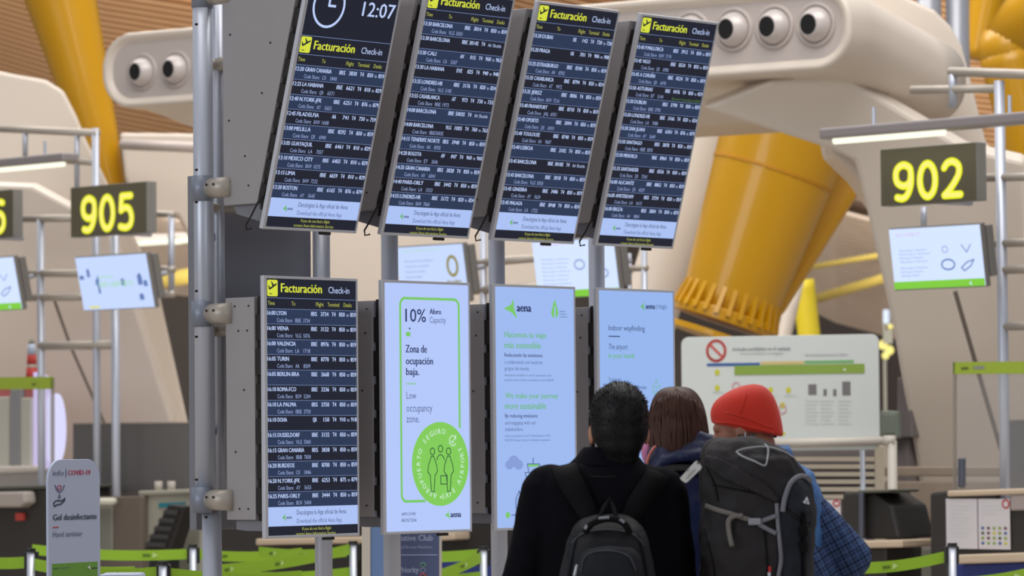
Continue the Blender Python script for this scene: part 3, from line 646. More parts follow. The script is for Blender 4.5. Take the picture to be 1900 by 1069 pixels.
LCD = mat('lit monitor white', (208, 224, 255), emit=1.08); LCD2 = mat('lit monitor white cooler', (196, 214, 252), emit=1.05); LGR = mat('lit monitor green', (130, 206, 64), emit=1)
LTX = mat('lit monitor faint blue text', (150, 168, 210), emit=1); LTX2 = mat('lit monitor blue drawing', (98, 124, 180), emit=1); LRED = mat('lit monitor faint pink', (222, 170, 210), emit=1); LYL = mat('lit monitor yellow', (226, 222, 60), emit=1); LTG = mat('lit monitor mint', (172, 222, 190), emit=1); LBRZ = mat('lit monitor bronze seal', (150, 140, 84), emit=1)
def desk_monitor(px0, py0, px1, py1, tilt, label, m, green=True, draw=None):
    t = thing('desk_monitor', label, 'screen', pl(px0, py0, -.1, EA, tilt), 'monitors over the desks'); M = MW[t.name]
    w = hit(M, px1, py0, 0)[0]; h = hit(M, px0 - (py0 - py1) * math.tan(R(tilt)) * .65, py1, 0)[1]
    MB().box(0, w, 0, h, -.05, -.006).build('case', mat('monitor case grey', (120, 116, 112), .5), t, bevel=.006)
    s = MB().box(.008, w - .008, .008, h - .008, -.006, .0).build('screen', m, t)
    if green: MB().box(.008, w - .008, .008, h * .14, 0, .002).build('green_band', LGR, s)
    if draw: draw(s, w, h)
    MB().box(w - .05, w + .012, h * .15, h * .95, -.11, -.05).build('rear_box', mat('monitor case grey', 0), t, bevel=.004)
    MB().tube([(w * .75, h * .5, -.05), (w * .75, h * .5, -.34)], .02, 10).build('wall_arm', ALU, t, smooth=True)
    return t
def d902(s, w, h):
    T('info | COVID-19', w * .08, h * .86, h * .05, w * .26, 'l', s, LRED, .002)
    for i, ww in enumerate((.3, .34, .26, .3, .3, .24, .2)): T('Mantenga la distancia', w * .1, h * (.62 - i * .06 - (.04 if i > 3 else 0)), h * .03, w * ww, 'l', s, LTX, .002, .02)
    outline(s, arc(w * .62, h * .38, w * .07, h * .08, 0, 360, 16), .010, LTX2, 'hand_drawing', .003); outline(s, arc(w * .60, h * .62, w * .03, h * .05, 0, 360, 12), .006, LTX, 'drop_drawing', .003)
    outline(s, [(w * .78, h * .68), (w * .83, h * .56), (w * .88, h * .68)], .006, LTX2, 'dispenser_drawing', .003); outline(s, [(w * .76, h * .32), (w * .82, h * .40), (w * .9, h * .44), (w * .86, h * .34), (w * .79, h * .27)], .008, LTX2, 'hand_drawing', .003, True)
    logo(s, w * .84, h * .07, w * .03, h * .08, LCD, .004)
def d905(s, w, h):
    for (x, y, a, b) in ((.28, .48, .03, .34), (.16, .70, .04, .16), (.06, .62, .06, .08), (.27, .52, .05, .12), (.62, .50, .05, .14), (.86, .54, .06, .22), (.93, .46, .05, .12), (.85, .22, .06, .12)):
        poly(s, [(w * (x - a / 2), h * (y - b / 2)), (w * (x + a / 2), h * (y - b / 2)), (w * (x + a / 2), h * (y + b * .2)), (w * (x + a * .1), h * (y + b / 2)), (w * (x - a / 2), h * (y + b * .3))], LTX2, 'building_drawing', .003)
    T('SAFE AIRPORTS', w * .28, h * .42, h * .10, w * .48, 'l', s, LTG, .0035, .03); T('somos', w * .3, h * .58, h * .08, w * .2, 'l', s, LTG, .0035, .02)
    MB().box(w * .1, w * .24, h * .05, h * .085, 0, .002).build('yellow_bar', LYL, s)
def d904(s, w, h):
    outline(s, arc(w * .82, h * .62, w * .07, h * .16, 0, 360, 20), .022, LBRZ, 'seal_drawing', .003); T('Accredited', w * .82, h * .33, h * .06, w * .2, 'c', s, LBRZ, .003, .04)
    for i in range(4): T('Aeropuerto acreditado', w * .12, h * (.72 - i * .09), h * .04, w * (.42 - .06 * i), 'l', s, LTX, .002, .02)
    T('health accreditation programme', w * .1, h * .9, h * .04, w * .55, 'l', s, LTG, .002, .02)
def d903(s, w, h):
    T('info | COVID-19', w * .1, h * .90, h * .04, w * .3, 'l', s, LRED, .002)
    for i in range(7): T('Mantenga la distancia', w * .1, h * (.66 - i * .07), h * .03, w * (.34 - .02 * (i % 3)), 'l', s, LTX, .002, .02)
    outline(s, arc(w * .56, h * .56, w * .06, h * .08, 0, 360, 14), .012, LTX, 'figure_drawing', .003); outline(s, arc(w * .84, h * .40, w * .05, h * .07, 0, 360, 14), .012, LTX, 'figure_drawing', .003)
desk_monitor(1659, 540, 1831, 424, 8, 'white monitor with hand washing drawings under the 902 sign', LCD, True, d902)
desk_monitor(155, 578, 289, 477, 12, 'white monitor with a faint skyline drawing under the 905 sign', LCD2, False, d905)
desk_monitor(-95, 582, 43, 484, 12, 'white monitor with a green band, cut by the left frame edge', LCD, True, d902)
desk_monitor(745, 566, 872, 458, 9, 'white monitor with a bronze seal seen between the two display rows', LCD2, True, d904)
desk_monitor(998, 556, 1152, 448, 9, 'white monitor with a green band behind the third and fourth displays', LCD, True, d903)

# tubular frames: each tube is a part
def pipe_rack(label, px, off, posts, rails):
    t = base_thing('pipe_rack', label, 'frame', px, off, group='tube frames behind the desks')
    for q in posts: tubepx(t, 'post', (q[0], q[1]), None if q[2] is None else (q[0] + (q[4] if len(q) > 4 else 0), q[2]), q[3], 0 if len(q) < 6 else q[5])
    for q in rails: tubepx(t, 'rail', (q[0], q[1]), (q[2], q[3]), q[4], .0, CLAMP if len(q) < 6 else q[5])
    return t
pipe_rack('tall tube frame behind desk 902 at the right frame edge', 1855, .45, [(1854, 150, None, 10), (1768, 128, 200, 8), (1714, 384, 428, 6), (1985, 100, None, 10)],
           [(1763, 133, 2000, 141, 9), (1692, 167, 1850, 164, 8), (1815, 330, 2000, 326, 8), (1824, 452, 2000, 448, 8), (1830, 502, 2000, 497, 8), (1860, 606, 2000, 603, 8)])
pipe_rack('tube frame behind desk 905 with its rails', 176, .45, [(75, 405, None, 7), (177, 238, None, 7), (213, 400, None, 8), (143, 240, 348, 5), (47, 240, 290, 5), (318, 398, 548, 6)],
           [(-60, 236, 181, 247, 7), (120, 298, 180, 302, 6), (35, 406, 135, 405, 7), (270, 396, 322, 398, 6), (46, 508, 150, 507, 7), (46, 553, 150, 551, 7), (75, 642, 213, 640, 8), (290, 500, 322, 500, 7), (290, 546, 322, 546, 7)])
pipe_rack('tube frame glimpsed between the second and third display posts', 895, .45, [(896, 400, None, 7), (1195, 455, None, 6), (1168, 470, None, 4)],
           [(868, 490, 1000, 478, 8), (868, 540, 1000, 531, 8), (1140, 500, 1200, 497, 6)])
# strip lights
def strip_light(label, a, b, la, lb, rpx, off, Y=None):
    t = thing('strip_light', label, 'lamp', pl(a[0], a[1], off), 'strip lights over the desks'); M = MW[t.name]; p, q = hit(M, *a), hit(M, *b); s = F / deskY(a[0], off)
    MB().box(p[0], q[0], min(p[1], q[1]) - .0, min(p[1], q[1]) + 2 * rpx / s, -.10, .06).build('housing', mat('lamp housing grey', (158, 150, 150), .4, .3), t, bevel=.015)
    c, d = hit(M, *la), hit(M, *lb); y = min(p[1], q[1]) - .012
    MB().tube([(c[0], y, .0), (d[0], y, .0)], .022, 12).build('tube', TUBE, t, smooth=True)
    for k in (.2, .75): 
        x = p[0] + (q[0] - p[0]) * k; MB().tube([(x, y + .05, -.02), (x, y + .19, -.02)], .012, 8).build('hanger', ALU, t)
strip_light('long strip light hanging above the 902 sign', (1530, 232), (1990, 222), (1548, 238), (1752, 234), 10, -.5)
strip_light('long strip light above the left frame edge beside sign 905', (-60, 306), (128, 300), (-55, 306), (118, 300), 8, -.4)
for k, (x0, x1_, py) in enumerate(((250, 311, 449), (322, 350, 446))):
    a, b = at(x0, py + 2, 44), at(x1_, py - 2, 44); t = thing('tube_lamp', ('glowing tube lamp to the right below the 905 sign', 'shorter glowing tube lamp beside the grey backing panel')[k], 'lamp', a, 'distant tube lamps')
    MB().cap([a + Vector((.02, 0, 0)), b], [.038, .038], 10).build('tube', TUBE, t, True, smooth=True); MB().box(a.x, b.x, a.y, a.y + .1, a.z + .05, a.z + .10).build('reflector', CREAMF, t, True)

# ------------------------------------------------------------------ ventilation towers
def stadium(x0, x1, y0, y1, n=12):
    r = (y1 - y0) / 2 * .92; cy0, cy1 = y0 + r, y1 - r; P = []
    for (cx, cy, a) in ((x1 - r, cy1, 0), (x0 + r, cy1, 90), (x0 + r, cy0, 180), (x1 - r, cy0, 270)): P += arc(cx, cy, r, r, a, a + 90, n)
    return P
def vent_head(t, M, x0, x1, y0, y1, noz, depth, drift=(0, 0)):
    S = [stadium(x0 - g, x1 + g, y0 - g, y1 + g) for g in (0, .035, .05, .05)]
    Z = (.0, .02, -.02, -.3); V = [[(a, b, z) for a, b in s] for s, z in zip(S, Z)]
    inner = stadium(x0 + .03, x1 - .03, y0 + .03, y1 - .03); V = [[(a, b, -.03) for a, b in inner], [(a, b, .0) for a, b in S[0]]] + V[1:]
    g = .05
    for k in range(1, 5):
        f = k / 4; V.append([(a + drift[0] * f, b + drift[1] * f, -.3 - depth * f) for a, b in stadium(x0 - g, x1 + g, y0 - g, y1 + g)])
    sh = MB().rings(V, close=False); n = len(V[0]); k = len(sh.v) - n; sh.f.append(tuple(range(k, k + n)))
    sh.build('head_shell', CREAM, t, smooth=True)
    MB().prism(inner, -.06, -.03).build('face_panel', CREAMF, t)
    for (x, y, r) in noz:
        rim = MB(); rs = []
        for rr, z in ((r * 1.22, -.03), (r * 1.2, -.015), (r * 1.05, -.012), (r * 1.0, -.02)): rs.append([(x + rr * math.cos(q), y + rr * math.sin(q), z) for q in [2 * math.pi * i / 28 for i in range(28)]])
        nz = rim.rings(rs, False).build('nozzle', CREAMF, t, smooth=True)
        ax = Vector((-.16, -.04, .98)).normalized(); bx = ax.cross(Vector((0, 1, 0))).normalized(); cx = ax.cross(bx); c = Vector((x, y, -.03 - r * .15)); rs = []
        for a in (88, 75, 60, 45, 38, 34, 33): 
            rr = r * 1.0 * math.sin(R(a)) if a != 33 else r * .5; d = r * math.cos(R(a)) - (.06 if a == 33 else 0)
            rs.append([c + ax * d + (bx * math.cos(q) + cx * math.sin(q)) * rr for q in [2 * math.pi * i / 24 for i in range(24)]])
        MB().rings(rs, False).build('nozzle_ball', mat('satin nozzle shell', (206, 196, 192), .3, .1), nz, smooth=True)
        MB().add([c + ax * (r * .80) + (bx * math.cos(q) + cx * math.sin(q)) * r * .56 for q in [2 * math.pi * i / 24 for i in range(24)]], [tuple(range(24))]).build('throat', BLACKP, nz)
# right tower (over desk 902)
M = frame(1320, 129, 26.2, -34); t = thing('ventilation_tower', 'cream ventilation tower with three round nozzles above desk 902', 'ventilation tower', Matrix.Translation((0, 0, -M.translation.z)) @ M); M = MW[t.name]
H_ = lambda px, py, z=0: hit(M, px, py, z)
x0 = H_(1010, 160)[0]; x1_ = H_(1568, 100)[0]; y0 = H_(1320, 131)[1]; y1 = H_(1150, 16)[1]
rz = (H_(1388, 50)[0] - H_(1324, 50)[0]) / 2 * .92
vent_head(t, M, x0, x1_, y0, y1, [(*H_(px, py), rz) for px, py in ((1357, 54), (1433, 49), (1510, 45), (1278, 60))], 1.1, (.12, -.27))
for a, b in (((1290, 158), (1350, 155)), ((1392, 153), (1542, 142))):
    p, q = H_(*a, -.5), H_(*b, -.5); MB().box(p[0], q[0], y0 - .058, y0 - .045, -.7, -.62).build('air_slot', DARKV, t)
def lean_slab(par, name, pts, Y, ang, tilt, th, m, ref, **kw):
    Mf = frame(*ref, Y, ang, tilt); P = [hit(Mf, *p) for p in pts]; mb = MB().prism(P, -th, 0); mb.v = [Mf @ p for p in mb.v]
    return mb.build(name, m, par, True, bevel=.03, **kw)
lean_slab(t, 'upper_body', [(1540, -70), (1640, -30), (1690, -2), (1735, 18), (1765, 48), (1786, 85), (1803, 150), (1830, 260), (1875, 330), (1960, 380), (1960, 480), (1700, 480), (1592, 330), (1545, 285), (1520, 130)], 27.0, 4, 0, .5, CREAM, (1600, 250))
lean_slab(t, 'leaning_front', [(1300, 200), (1430, 150), (1560, 140), (1790, 275), (1900, 300), (1960, 560), (1960, 1100), (1745, 1100), (1700, 860), (1655, 600), (1610, 400), (1586, 300), (1540, 278)], 26.3, -12, 20, .2, CREAM, (1700, 330))
lean_slab(t, 'lit_flank', [(1885, 330), (2000, 300), (2000, 900), (1960, 800), (1925, 640), (1895, 480)], 25.6, -50, 4, .3, CREAM, (1900, 500))
mb = MB(); mb.tube([at(1772, 540, 25.0), at(1815, 690, 25.2), at(1862, 850, 25.4)], .015, 8); mb.build('panel_seam', mat('dark seam gasket', (122, 110, 100), .7), t, True)
# left tower with two nozzles
M = frame(240, 190, 32, -34); t = thing('ventilation_tower', 'cream ventilation tower with two round nozzles beside the yellow pillar', 'ventilation tower', Matrix.Translation((0, 0, -M.translation.z)) @ M); M = MW[t.name]
x0 = H_(200, 130)[0]; x1_ = H_(640, 100)[0]; y0 = H_(240, 189)[1]; y1 = H_(260, 70)[1]
rz = (H_(347, 130)[0] - H_(298, 130)[0]) / 2 * .92
vent_head(t, M, x0, x1_, y0, y1, [(*H_(px, py), rz) for px, py in ((260, 133), (322, 128), (385, 122), (448, 117))], 1.2, (.1, -.25))
lean_slab(t, 'rear_body', [(222, 246), (700, 252), (1010, 330), (1010, 700), (1010, 1100), (360, 1100), (360, 800), (395, 520), (330, 400), (255, 395), (232, 330)], 35.5, 4, 0, .5, CREAM, (420, 300))
mb = MB().tube([at(226, 268, 35.0), at(420, 276, 34.6)], .05, 10); mb.build('edge_moulding', CREAMF, t, True, smooth=True)
# far left tower
t = thing('ventilation_tower', 'cream rounded tower leaning over desk 905 behind the lit sign', 'ventilation tower', Matrix.Translation((-4.2, 31, 0)))
lean_slab(t, 'upper_body', [(-60, 120), (30, 138), (85, 148), (118, 168), (142, 215), (160, 260), (195, 330), (290, 520), (352, 800), (352, 950), (200, 950), (-60, 700)], 33.2, 5, 0, .5, CREAM, (100, 300))
lean_slab(t, 'leaning_front', [(-60, 340), (60, 345), (200, 420), (262, 600), (318, 780), (330, 1000), (60, 1000), (-60, 980)], 32.3, -12, 14, .15, CREAM, (100, 500))
mb = MB().tube([at(98, 548, 31.3), at(130, 640, 31.4), at(200, 800, 31.5)], .013, 8); mb.build('panel_seam', MATS['dark seam gasket'], t, True)

# ------------------------------------------------------------------ yellow pillars and struts
def strut(label, a, b, Ya, Yb, ra, rb, m=YEL, seg=28, mid=None, name='roof_pillar', extra=None):
    A, B = at(*a, Ya), at(*b, Yb)
    if name == 'cream_strut': B = A + (B - A) * (A.z / (A.z - B.z))
    t = thing(name, label, 'pillar', (B.x, B.y, 0)); sa, sb = F / Ya, F / Yb
    pts = [A, A.lerp(B, .5), B]; rr = [ra / sa, mid / ((sa + sb) / 2) if mid else (ra / sa + rb / sb) / 2, rb / sb]
    P = []; Q = []
    for i in range(13):
        f = i / 12; P.append(A.lerp(B, f)); Q.append((1 - f) * (1 - 2 * f) * rr[0] + 4 * f * (1 - f) * rr[1] + f * (2 * f - 1) * rr[2])
    MB().tube(P, Q, seg).build('shaft', m, t, True, smooth=True); return t, A, B
strut('tall yellow tapered pillar at the left beside the two nozzles', (98, -60), (250, 520), 36, 36, 72, 12, mid=42)
t, A, B = strut('very thick ochre yellow pillar leaning right of the flight boards', (1478, 190), (1345, 590), 31, 31, 128, 88)
d = (B - A).normalized(); s_ = 31 / F; ux = d.cross(Vector((0, 1, 0))).normalized(); uy = d.cross(ux).normalized()
def ringat(f, r, w, name, m=YEL):
    c = A.lerp(B, f); rs = [[c + d * (w * k) + (ux * math.cos(q) + uy * math.sin(q)) * rr for q in [2 * math.pi * i / 40 for i in range(40)]] for k, rr in ((-.5, r * .98), (-.4, r), (.4, r), (.5, r * .98))]
    MB().rings(rs).build(name, m, t, True, smooth=False)
OCH = mat('ochre weld seam', (190, 130, 8), .5)  # weld ring in a slightly darker ochre
ringat(.33, 116 * s_, .03, 'weld_ring', OCH); ringat(1.0, 97 * s_, .10, 'flange'); ringat(1.09, 100 * s_, .05, 'flange')
for i in range(28):
    q = 2 * math.pi * i / 28; rd = ux * math.cos(q) + uy * math.sin(q); tg = ux * -math.sin(q) + uy * math.cos(q); c = A.lerp(B, 1.0)
    V = [c - d * .34 + rd * 86 * s_, c + rd * 88 * s_, c + rd * 104 * s_]; w = .018
    MB().add([p + tg * w for p in V] + [p - tg * w for p in V], [(0, 1, 2), (5, 4, 3), (0, 3, 4, 1), (1, 4, 5, 2), (2, 5, 3, 0)]).build('gusset', YEL, t, True)
for q in (200, 250, 300): 
    rd = ux * math.cos(R(q)) + uy * math.sin(R(q)); MB().tube([A + rd * 127 * s_, B + rd * 89 * s_], .012, 6).build('weld_seam', YEL, t, True)
# side wing of the pillar (ear on the right)
W0 = [at(*p, 31.2) for p in ((1500, 205), (1600, 320), (1600, 350), (1450, 590), (1400, 600), (1420, 300))]
MB().add(W0 + [p + Vector((0, .5, 0)) for p in W0], [tuple(range(6)), tuple(range(6, 12))[::-1]] + [(i, (i + 1) % 6, 6 + (i + 1) % 6, 6 + i) for i in range(6)]).build('side_wing', YEL, t, True, bevel=.12)
strut('bright yellow slim strut behind the top right of the notice board', (1489, 520), (1513, 720), 40, 40, 22, 20, YELP)
strut('cream strut running down left of the ochre pillar', (1338, 150), (1200, 600), 33, 33, 50, 58, CREAM, name='cream_strut')
strut('thin cream strut below the ochre pillar', (1478, 520), (1443, 680), 38, 38, 14, 12, CREAM, name='cream_strut')
tb_, _a, _b = strut('broad yellow pillar in the upper right corner behind the tube frame', (1866, 92), (1950, 420), 34, 34, 52, 50)
mb = MB().tube([at(1985, -90, 34), at(1866, 92, 34)], [50 * 34 / F, 52 * 34 / F], 26); mb.build('branch', YEL, tb_, True, smooth=True); MB().ball(at(1866, 92, 34), 53 * 34 / F, seg=28).build('joint', YEL, tb_, True, smooth=True)
strut('yellow pillar branching left at the upper right corner', (1855, -110), (1812, 110), 38, 38, 44, 26)
strut('small yellow strut at the right frame edge below sign 902', (1880, 200), (1935, 480), 37, 37, 30, 18)
for x, r, l in ((1722, 23, 'left of two grey round columns above the right tower'), (1775, 22, 'right of two grey round columns above the right tower')):
    a = at(x, -100, 33); t = thing('grey_column', l, 'column', (a.x, a.y, 0), 'grey columns'); MB().tube([(a.x, a.y, a.z), (a.x, a.y, .0)], r * 33 / F, 20).build('shaft', mat('grey satin column', (150, 152, 160), .35, .4), t, True, smooth=True)
    MB().tube([(a.x, a.y, .0), (a.x, a.y, .1)], r * 1.3 * 33 / F, 20).build('base_ring', ALU, t, True)

# ------------------------------------------------------------------ notice board
bl = frame(1266, 838, 25.6, -16); t = thing('notice_board', 'wide white notice board with a red prohibition sign and a green strip', 'sign', bl); M = bl
w = hit(M, 1632, 818)[0]; h = hit(M, 1266, 626)[1]; c = .05; pts = []
for (cx, cy, a) in ((w - c, h - c, 0), (c, h - c, 90), (c, c, 180), (w - c, c, 270)): pts += arc(cx, cy, c, c, a, a + 90, 5)
b = MB().prism(pts, -.03, 0).build('panel', BOARD, t, bevel=.003)
L = lambda px, py: hit(M, px, py, 0)
def bx(px0, py0, px1, py1, m, name, z=.002):
    a, q = L(px0, py1), L(px1, py0); return MB().box(min(a[0], q[0]), max(a[0], q[0]), min(a[1], q[1]), max(a[1], q[1]), 0, z).build(name, m, b)
RED = mat('printed red', (206, 74, 66), .6); BLU = mat('printed blue', (52, 92, 158), .6); ORA = mat('printed sand', (212, 190, 124), .6); GRN = mat('printed soft green', (120, 176, 112), .6); GRB = mat('printed aena green', (138, 166, 66), .6); YPR = mat('printed yellow', (206, 202, 48), .6)
GTX = mat('printed grey text', (150, 152, 156), .6); GTX2 = mat('printed faint text', (184, 188, 188), .6); DTX = mat('printed dark text', (70, 84, 50), .6); PNK = mat('printed faint red', (214, 160, 160), .6); WHT = mat('printed white', (235, 235, 235), .6)
cx, cy = L(1329, 651); rr = abs(L(1329, 634)[1] - cy); outline(b, arc(cx, cy, rr, rr * 1.1, 0, 360, 30), .017, RED, 'prohibition_ring', .003); outline(b, [(cx - rr * .7, cy + rr * .7), (cx + rr * .7, cy - rr * .7)], .015, RED, 'prohibition_bar', .0035)
def tb(q, px, py, hp, wp, m): a = L(px, py); c_ = L(px, py - hp); e = L(px + wp, py); T(q, a[0], a[1], c_[1] - a[1], e[0] - a[0], 'l', b, m, .003, .03)
tb('Artículos prohibidos en el equipaje', 1359, 651, 6, 108, GTX); tb('Items prohibited in baggage', 1374, 658, 4, 80, GTX2); tb('Recomendaciones para el viajero', 1495, 661, 5, 78, GTX2)
bx(1312, 673, 1410, 680, BLU, 'blue_strip'); bx(1412, 670, 1492, 677, ORA, 'sand_strip'); bx(1493, 668, 1584, 675, GRN, 'green_strip'); bx(1363, 675, 1604, 696, GRB, 'green_banner', .004)
tb('GOBIERNO DE', 1376, 689, 4, 16, DTX); tb('MINISTERIO', 1400, 688, 4, 20, DTX); a = L(1567, 686); logo(b, a[0], a[1], .025, .025, WHT, .006); tb('aena', 1574, 688, 5, 16, DTX)
for px, py, m in ((1331, 691, YPR), (1331, 720, YPR), (1331, 752, YPR), (1397, 719, YPR), (1430, 724, YPR), (1463, 724, YPR), (1452, 752, YPR)):
    a = L(px, py); poly(b, arc(a[0], a[1], .017, .02, 0, 360, 12)[:-1], m, 'yellow_symbol', .003)
for px, py in ((1366, 718), (1452, 760)): a = L(px, py); outline(b, arc(a[0], a[1], .024, .028, 0, 360, 16), .008, PNK, 'red_symbol', .003)
for px0, py0, px1, py1 in ((1500, 713, 1515, 733), (1528, 722, 1534, 735), (1546, 722, 1552, 735), (1563, 708, 1578, 734)): bx(px0, py0, px1, py1, mat('printed dark picture', (120, 116, 116), .6), 'printed_picture')
for px in (1495, 1523, 1556):
    for k in range(7): tb('instrucciones', px, 746 + k * 7, 2.6, 24 - (k % 3) * 3, GTX2)
for px, py in ((1322, 730), (1420, 738), (1455, 736), (1322, 764)): tb('objetos', px, py, 3, 22, GTX2)
bx(1447, 802, 1457, 808, YPR, 'yellow_label')
# support frame of the board
tubepx(t, 'top_rail', (1380, 824), (1652, 818), 8, .04, ALUW); tubepx(t, 'post', (1655, 818), None, 9, .04, ALUW); tubepx(t, 'post', (1300, 828), None, 9, .04, ALUW)
tubepx(t, 'elbow', (1640, 818), (1661, 818), 10, .04, ALUW)
for px in (1600,): tubepx(t, 'stay', (px, 822), None, 5, -.15, ALU)
t = base_thing('junction_box', 'two stacked grey green junction boxes behind the notice board right edge', 'box', 1650, 3)
slabpx(t, 'box', [(1633, 762), (1664, 764), (1664, 812), (1633, 812)], -.1, 0, mat('grey green box', (134, 142, 130), .6)); slabpx(t, 'lid', [(1636, 768), (1660, 769), (1660, 806), (1636, 806)], 0, .01, mat('grey green box', 0)); slabpx(t, 'cable_box', [(1664, 700), (1692, 702), (1692, 812), (1664, 812)], -.2, -.05, mat('grey duct', (120, 112, 112), .7)); slabpx(t, 'stand', [(1640, 812), (1684, 812), (1684, 1150), (1640, 1150)], -.2, -.1, mat('grey duct', 0))
t = base_thing('louvre_panel', 'cream louvred panel under the notice board', 'vent', 1570, 2.0)
for i, py in enumerate((848, 862, 876, 890, 904, 918)): slabpx(t, 'slat', [(1440, py), (1622, py), (1622, py + 8), (1440, py + 8)], -.06, 0, mat('cream louvre', (198, 186, 166), .5), 0)
slabpx(t, 'side_post', [(1622, 826), (1642, 826), (1642, 1150), (1622, 1150)], -.1, .0, mat('cream louvre', 0)); slabpx(t, 'backing', [(1430, 826), (1642, 826), (1642, 1150), (1430, 1150)], -.2, -.1, mat('grey duct', 0))
t = base_thing('rear_partition', 'beige partition wall behind desk 902', 'partition', 1750, 1.6)
slabpx(t, 'lower_board', [(1640, 893), (1870, 893), (1870, 1010), (1640, 1010)], -.05, 0, mat('beige partition', (160, 142, 124), .5)); slabpx(t, 'upper_board', [(1640, 866), (1870, 866), (1870, 884), (1640, 884)], -.05, 0, mat('beige partition', 0)); slabpx(t, 'base_box', [(1660, 1018), (1750, 1018), (1750, 1200), (1660, 1200)], -.3, 0, GREYC)

# ------------------------------------------------------------------ desks
def posters(t, M, px0, py0, px1, py1, z):
    a, q = hit(M, px0, py1, z), hit(M, px1, py0, z); mid = (a[0] + q[0]) / 2
    for k, (u0, u1) in enumerate(((a[0], mid - .004), (mid + .004, q[0]))):
        p = MB().box(u0, u1, a[1], q[1], z, z + .004).build('printed_sheet', PAPER, t); w_, h_ = u1 - u0, q[1] - a[1]
        for i in range(9 if k == 0 else 3): T('condiciones de transporte', u0 + w_ * .12, q[1] - h_ * (.16 + i * .075), h_ * .018, w_ * (.7 - .1 * (i % 3)), 'l', p, GTX2, z + .006, .02)
        if k == 1:
            outline(p, arc(u1 - w_ * .12, q[1] - h_ * .1, w_ * .1, h_ * .08, 0, 360, 16), .010, RED, 'prohibition_ring', z + .006)
            rnd = random.Random(3); mb = {}
            for r_ in range(4):
                for c_ in range(5):
                    m = rnd.choice((DTX, BLU, YPR, mat('printed maroon', (110, 60, 70), .6), GRB)); xx = u0 + w_ * (.14 + .18 * c_); yy = a[1] + h_ * (.12 + .1 * r_)
                    poly(p, arc(xx, yy, w_ * .05, h_ * .03, 0, 360, 8)[:-1], m, 'hazard_symbol', z + .006)
t = base_thing('check_in_desk', 'dark check-in desk with two printed sheets at the right frame edge', 'desk', 1740, -.3); M = MW[t.name]
slabpx(t, 'side_panel', [(1724, 914), (1760, 910), (1762, 1240), (1726, 1240)], -.7, 0, DARKD, .02); slabpx(t, 'front_panel', [(1755, 930), (2000, 922), (2000, 1030), (1755, 1034)], -.06, -.01, DARKD)
slabpx(t, 'top_ledge', [(1757, 911), (2000, 903), (2000, 914), (1757, 922)], -.2, .02, WOOD); slabpx(t, 'upper_strip', [(1874, 918), (2000, 914), (2000, 944), (1874, 948)], -.05, .01, mat('mauve grey strip', (168, 154, 150), .5))
slabpx(t, 'baggage_ledge', [(1772, 1030), (2000, 1022), (2000, 1040), (1772, 1047)], -.2, .12, WOOD); slabpx(t, 'scale_front', [(1774, 1047), (2000, 1040), (2000, 1240), (1774, 1240)], -.2, .05, mat('royal blue panel', (38, 52, 120), .5))
posters(t, M, 1757, 926, 1874, 1018, .0)
t = base_thing('check_in_desk', 'dark check-in desk with a sloping side beside the plaid sleeve', 'desk', 1600, -.1); M = MW[t.name]
slabpx(t, 'side_panel', [(1562, 914), (1598, 912), (1600, 1000), (1562, 1000)], -.5, 0, DARKD, .02); slabpx(t, 'sloping_panel', [(1600, 916), (1622, 916), (1655, 938), (1670, 1000), (1600, 1000)], -.4, -.05, mat('black desk recess', (36, 33, 31), .5), .02)
slabpx(t, 'corner_trim', [(1592, 914), (1600, 914), (1600, 1000), (1592, 1000)], -.02, .01, mat('blue grey trim', (80, 82, 96), .4)); slabpx(t, 'top_ledge', [(1590, 910), (1650, 908), (1650, 914), (1590, 916)], -.3, .0, mat('dark olive ledge', (84, 84, 74), .5))
slabpx(t, 'baggage_ledge', [(1500, 1006), (1674, 1002), (1674, 1016), (1500, 1020)], -.2, .15, WOOD); slabpx(t, 'scale_front', [(1520, 1019), (1645, 1016), (1645, 1240), (1520, 1240)], -.3, .05, DARKD)
posters(t, M, 1440, 928, 1560, 990, .0)
t = base_thing('office_chair', 'charcoal chair back behind the sloping desk side', 'chair', 1680, .6)
slabpx(t, 'backrest', [(1640, 930), (1664, 942), (1690, 990), (1698, 1026), (1660, 1026), (1640, 1000)], -.08, 0, mat('charcoal chair shell', (62, 60, 58), .6), .03); tubepx(t, 'column', (1672, 1020), None, 5, -.04, DARKB); M = MW[t.name]; p = hit(M, 1672, 1020)
MB().box(p[0] - .22, p[0] + .22, .44, .5, -.3, .15).build('seat', MATS['charcoal chair shell'], t, bevel=.02)
for k in range(5): MB().tube([(p[0], .05, -.04), (p[0] + .28 * math.cos(k * 1.2566), .03, -.04 + .28 * math.sin(k * 1.2566))], .02, 8).build('base_spoke', DARKB, t)
t = base_thing('check_in_desk', 'dark check-in desk with a cream monitor back at the left frame edge', 'desk', 40, -.3)
slabpx(t, 'body', [(-60, 908), (92, 905), (92, 1240), (-60, 1240)], -.6, 0, DARKD, .02); slabpx(t, 'monitor_back', [(-60, 914), (44, 912), (46, 934), (34, 942), (-60, 942)], 0, .12, mat('putty plastic', (176, 166, 158), .5), .02)
slabpx(t, 'top_ledge', [(-60, 904), (92, 900), (92, 907), (-60, 911)], -.6, .03, mat('dark olive ledge', 0)); slabpx(t, 'red_indicator', [(28, 952), (42, 952), (42, 966), (28, 966)], 0, .03, RED, .003)
t = base_thing('check_in_desk', 'dark check-in desk seen below the lower Lyon flight board', 'desk', 560, -.2)
slabpx(t, 'body', [(395, 930), (662, 925), (662, 1240), (395, 1240)], -.6, 0, DARKD, .02); slabpx(t, 'baggage_ledge', [(474, 1000), (680, 996), (680, 1008), (474, 1012)], -.1, .15, WOOD)
t = base_thing('check_in_desk', 'dark check-in desk behind the banner and the second display', 'desk', 860, -.2)
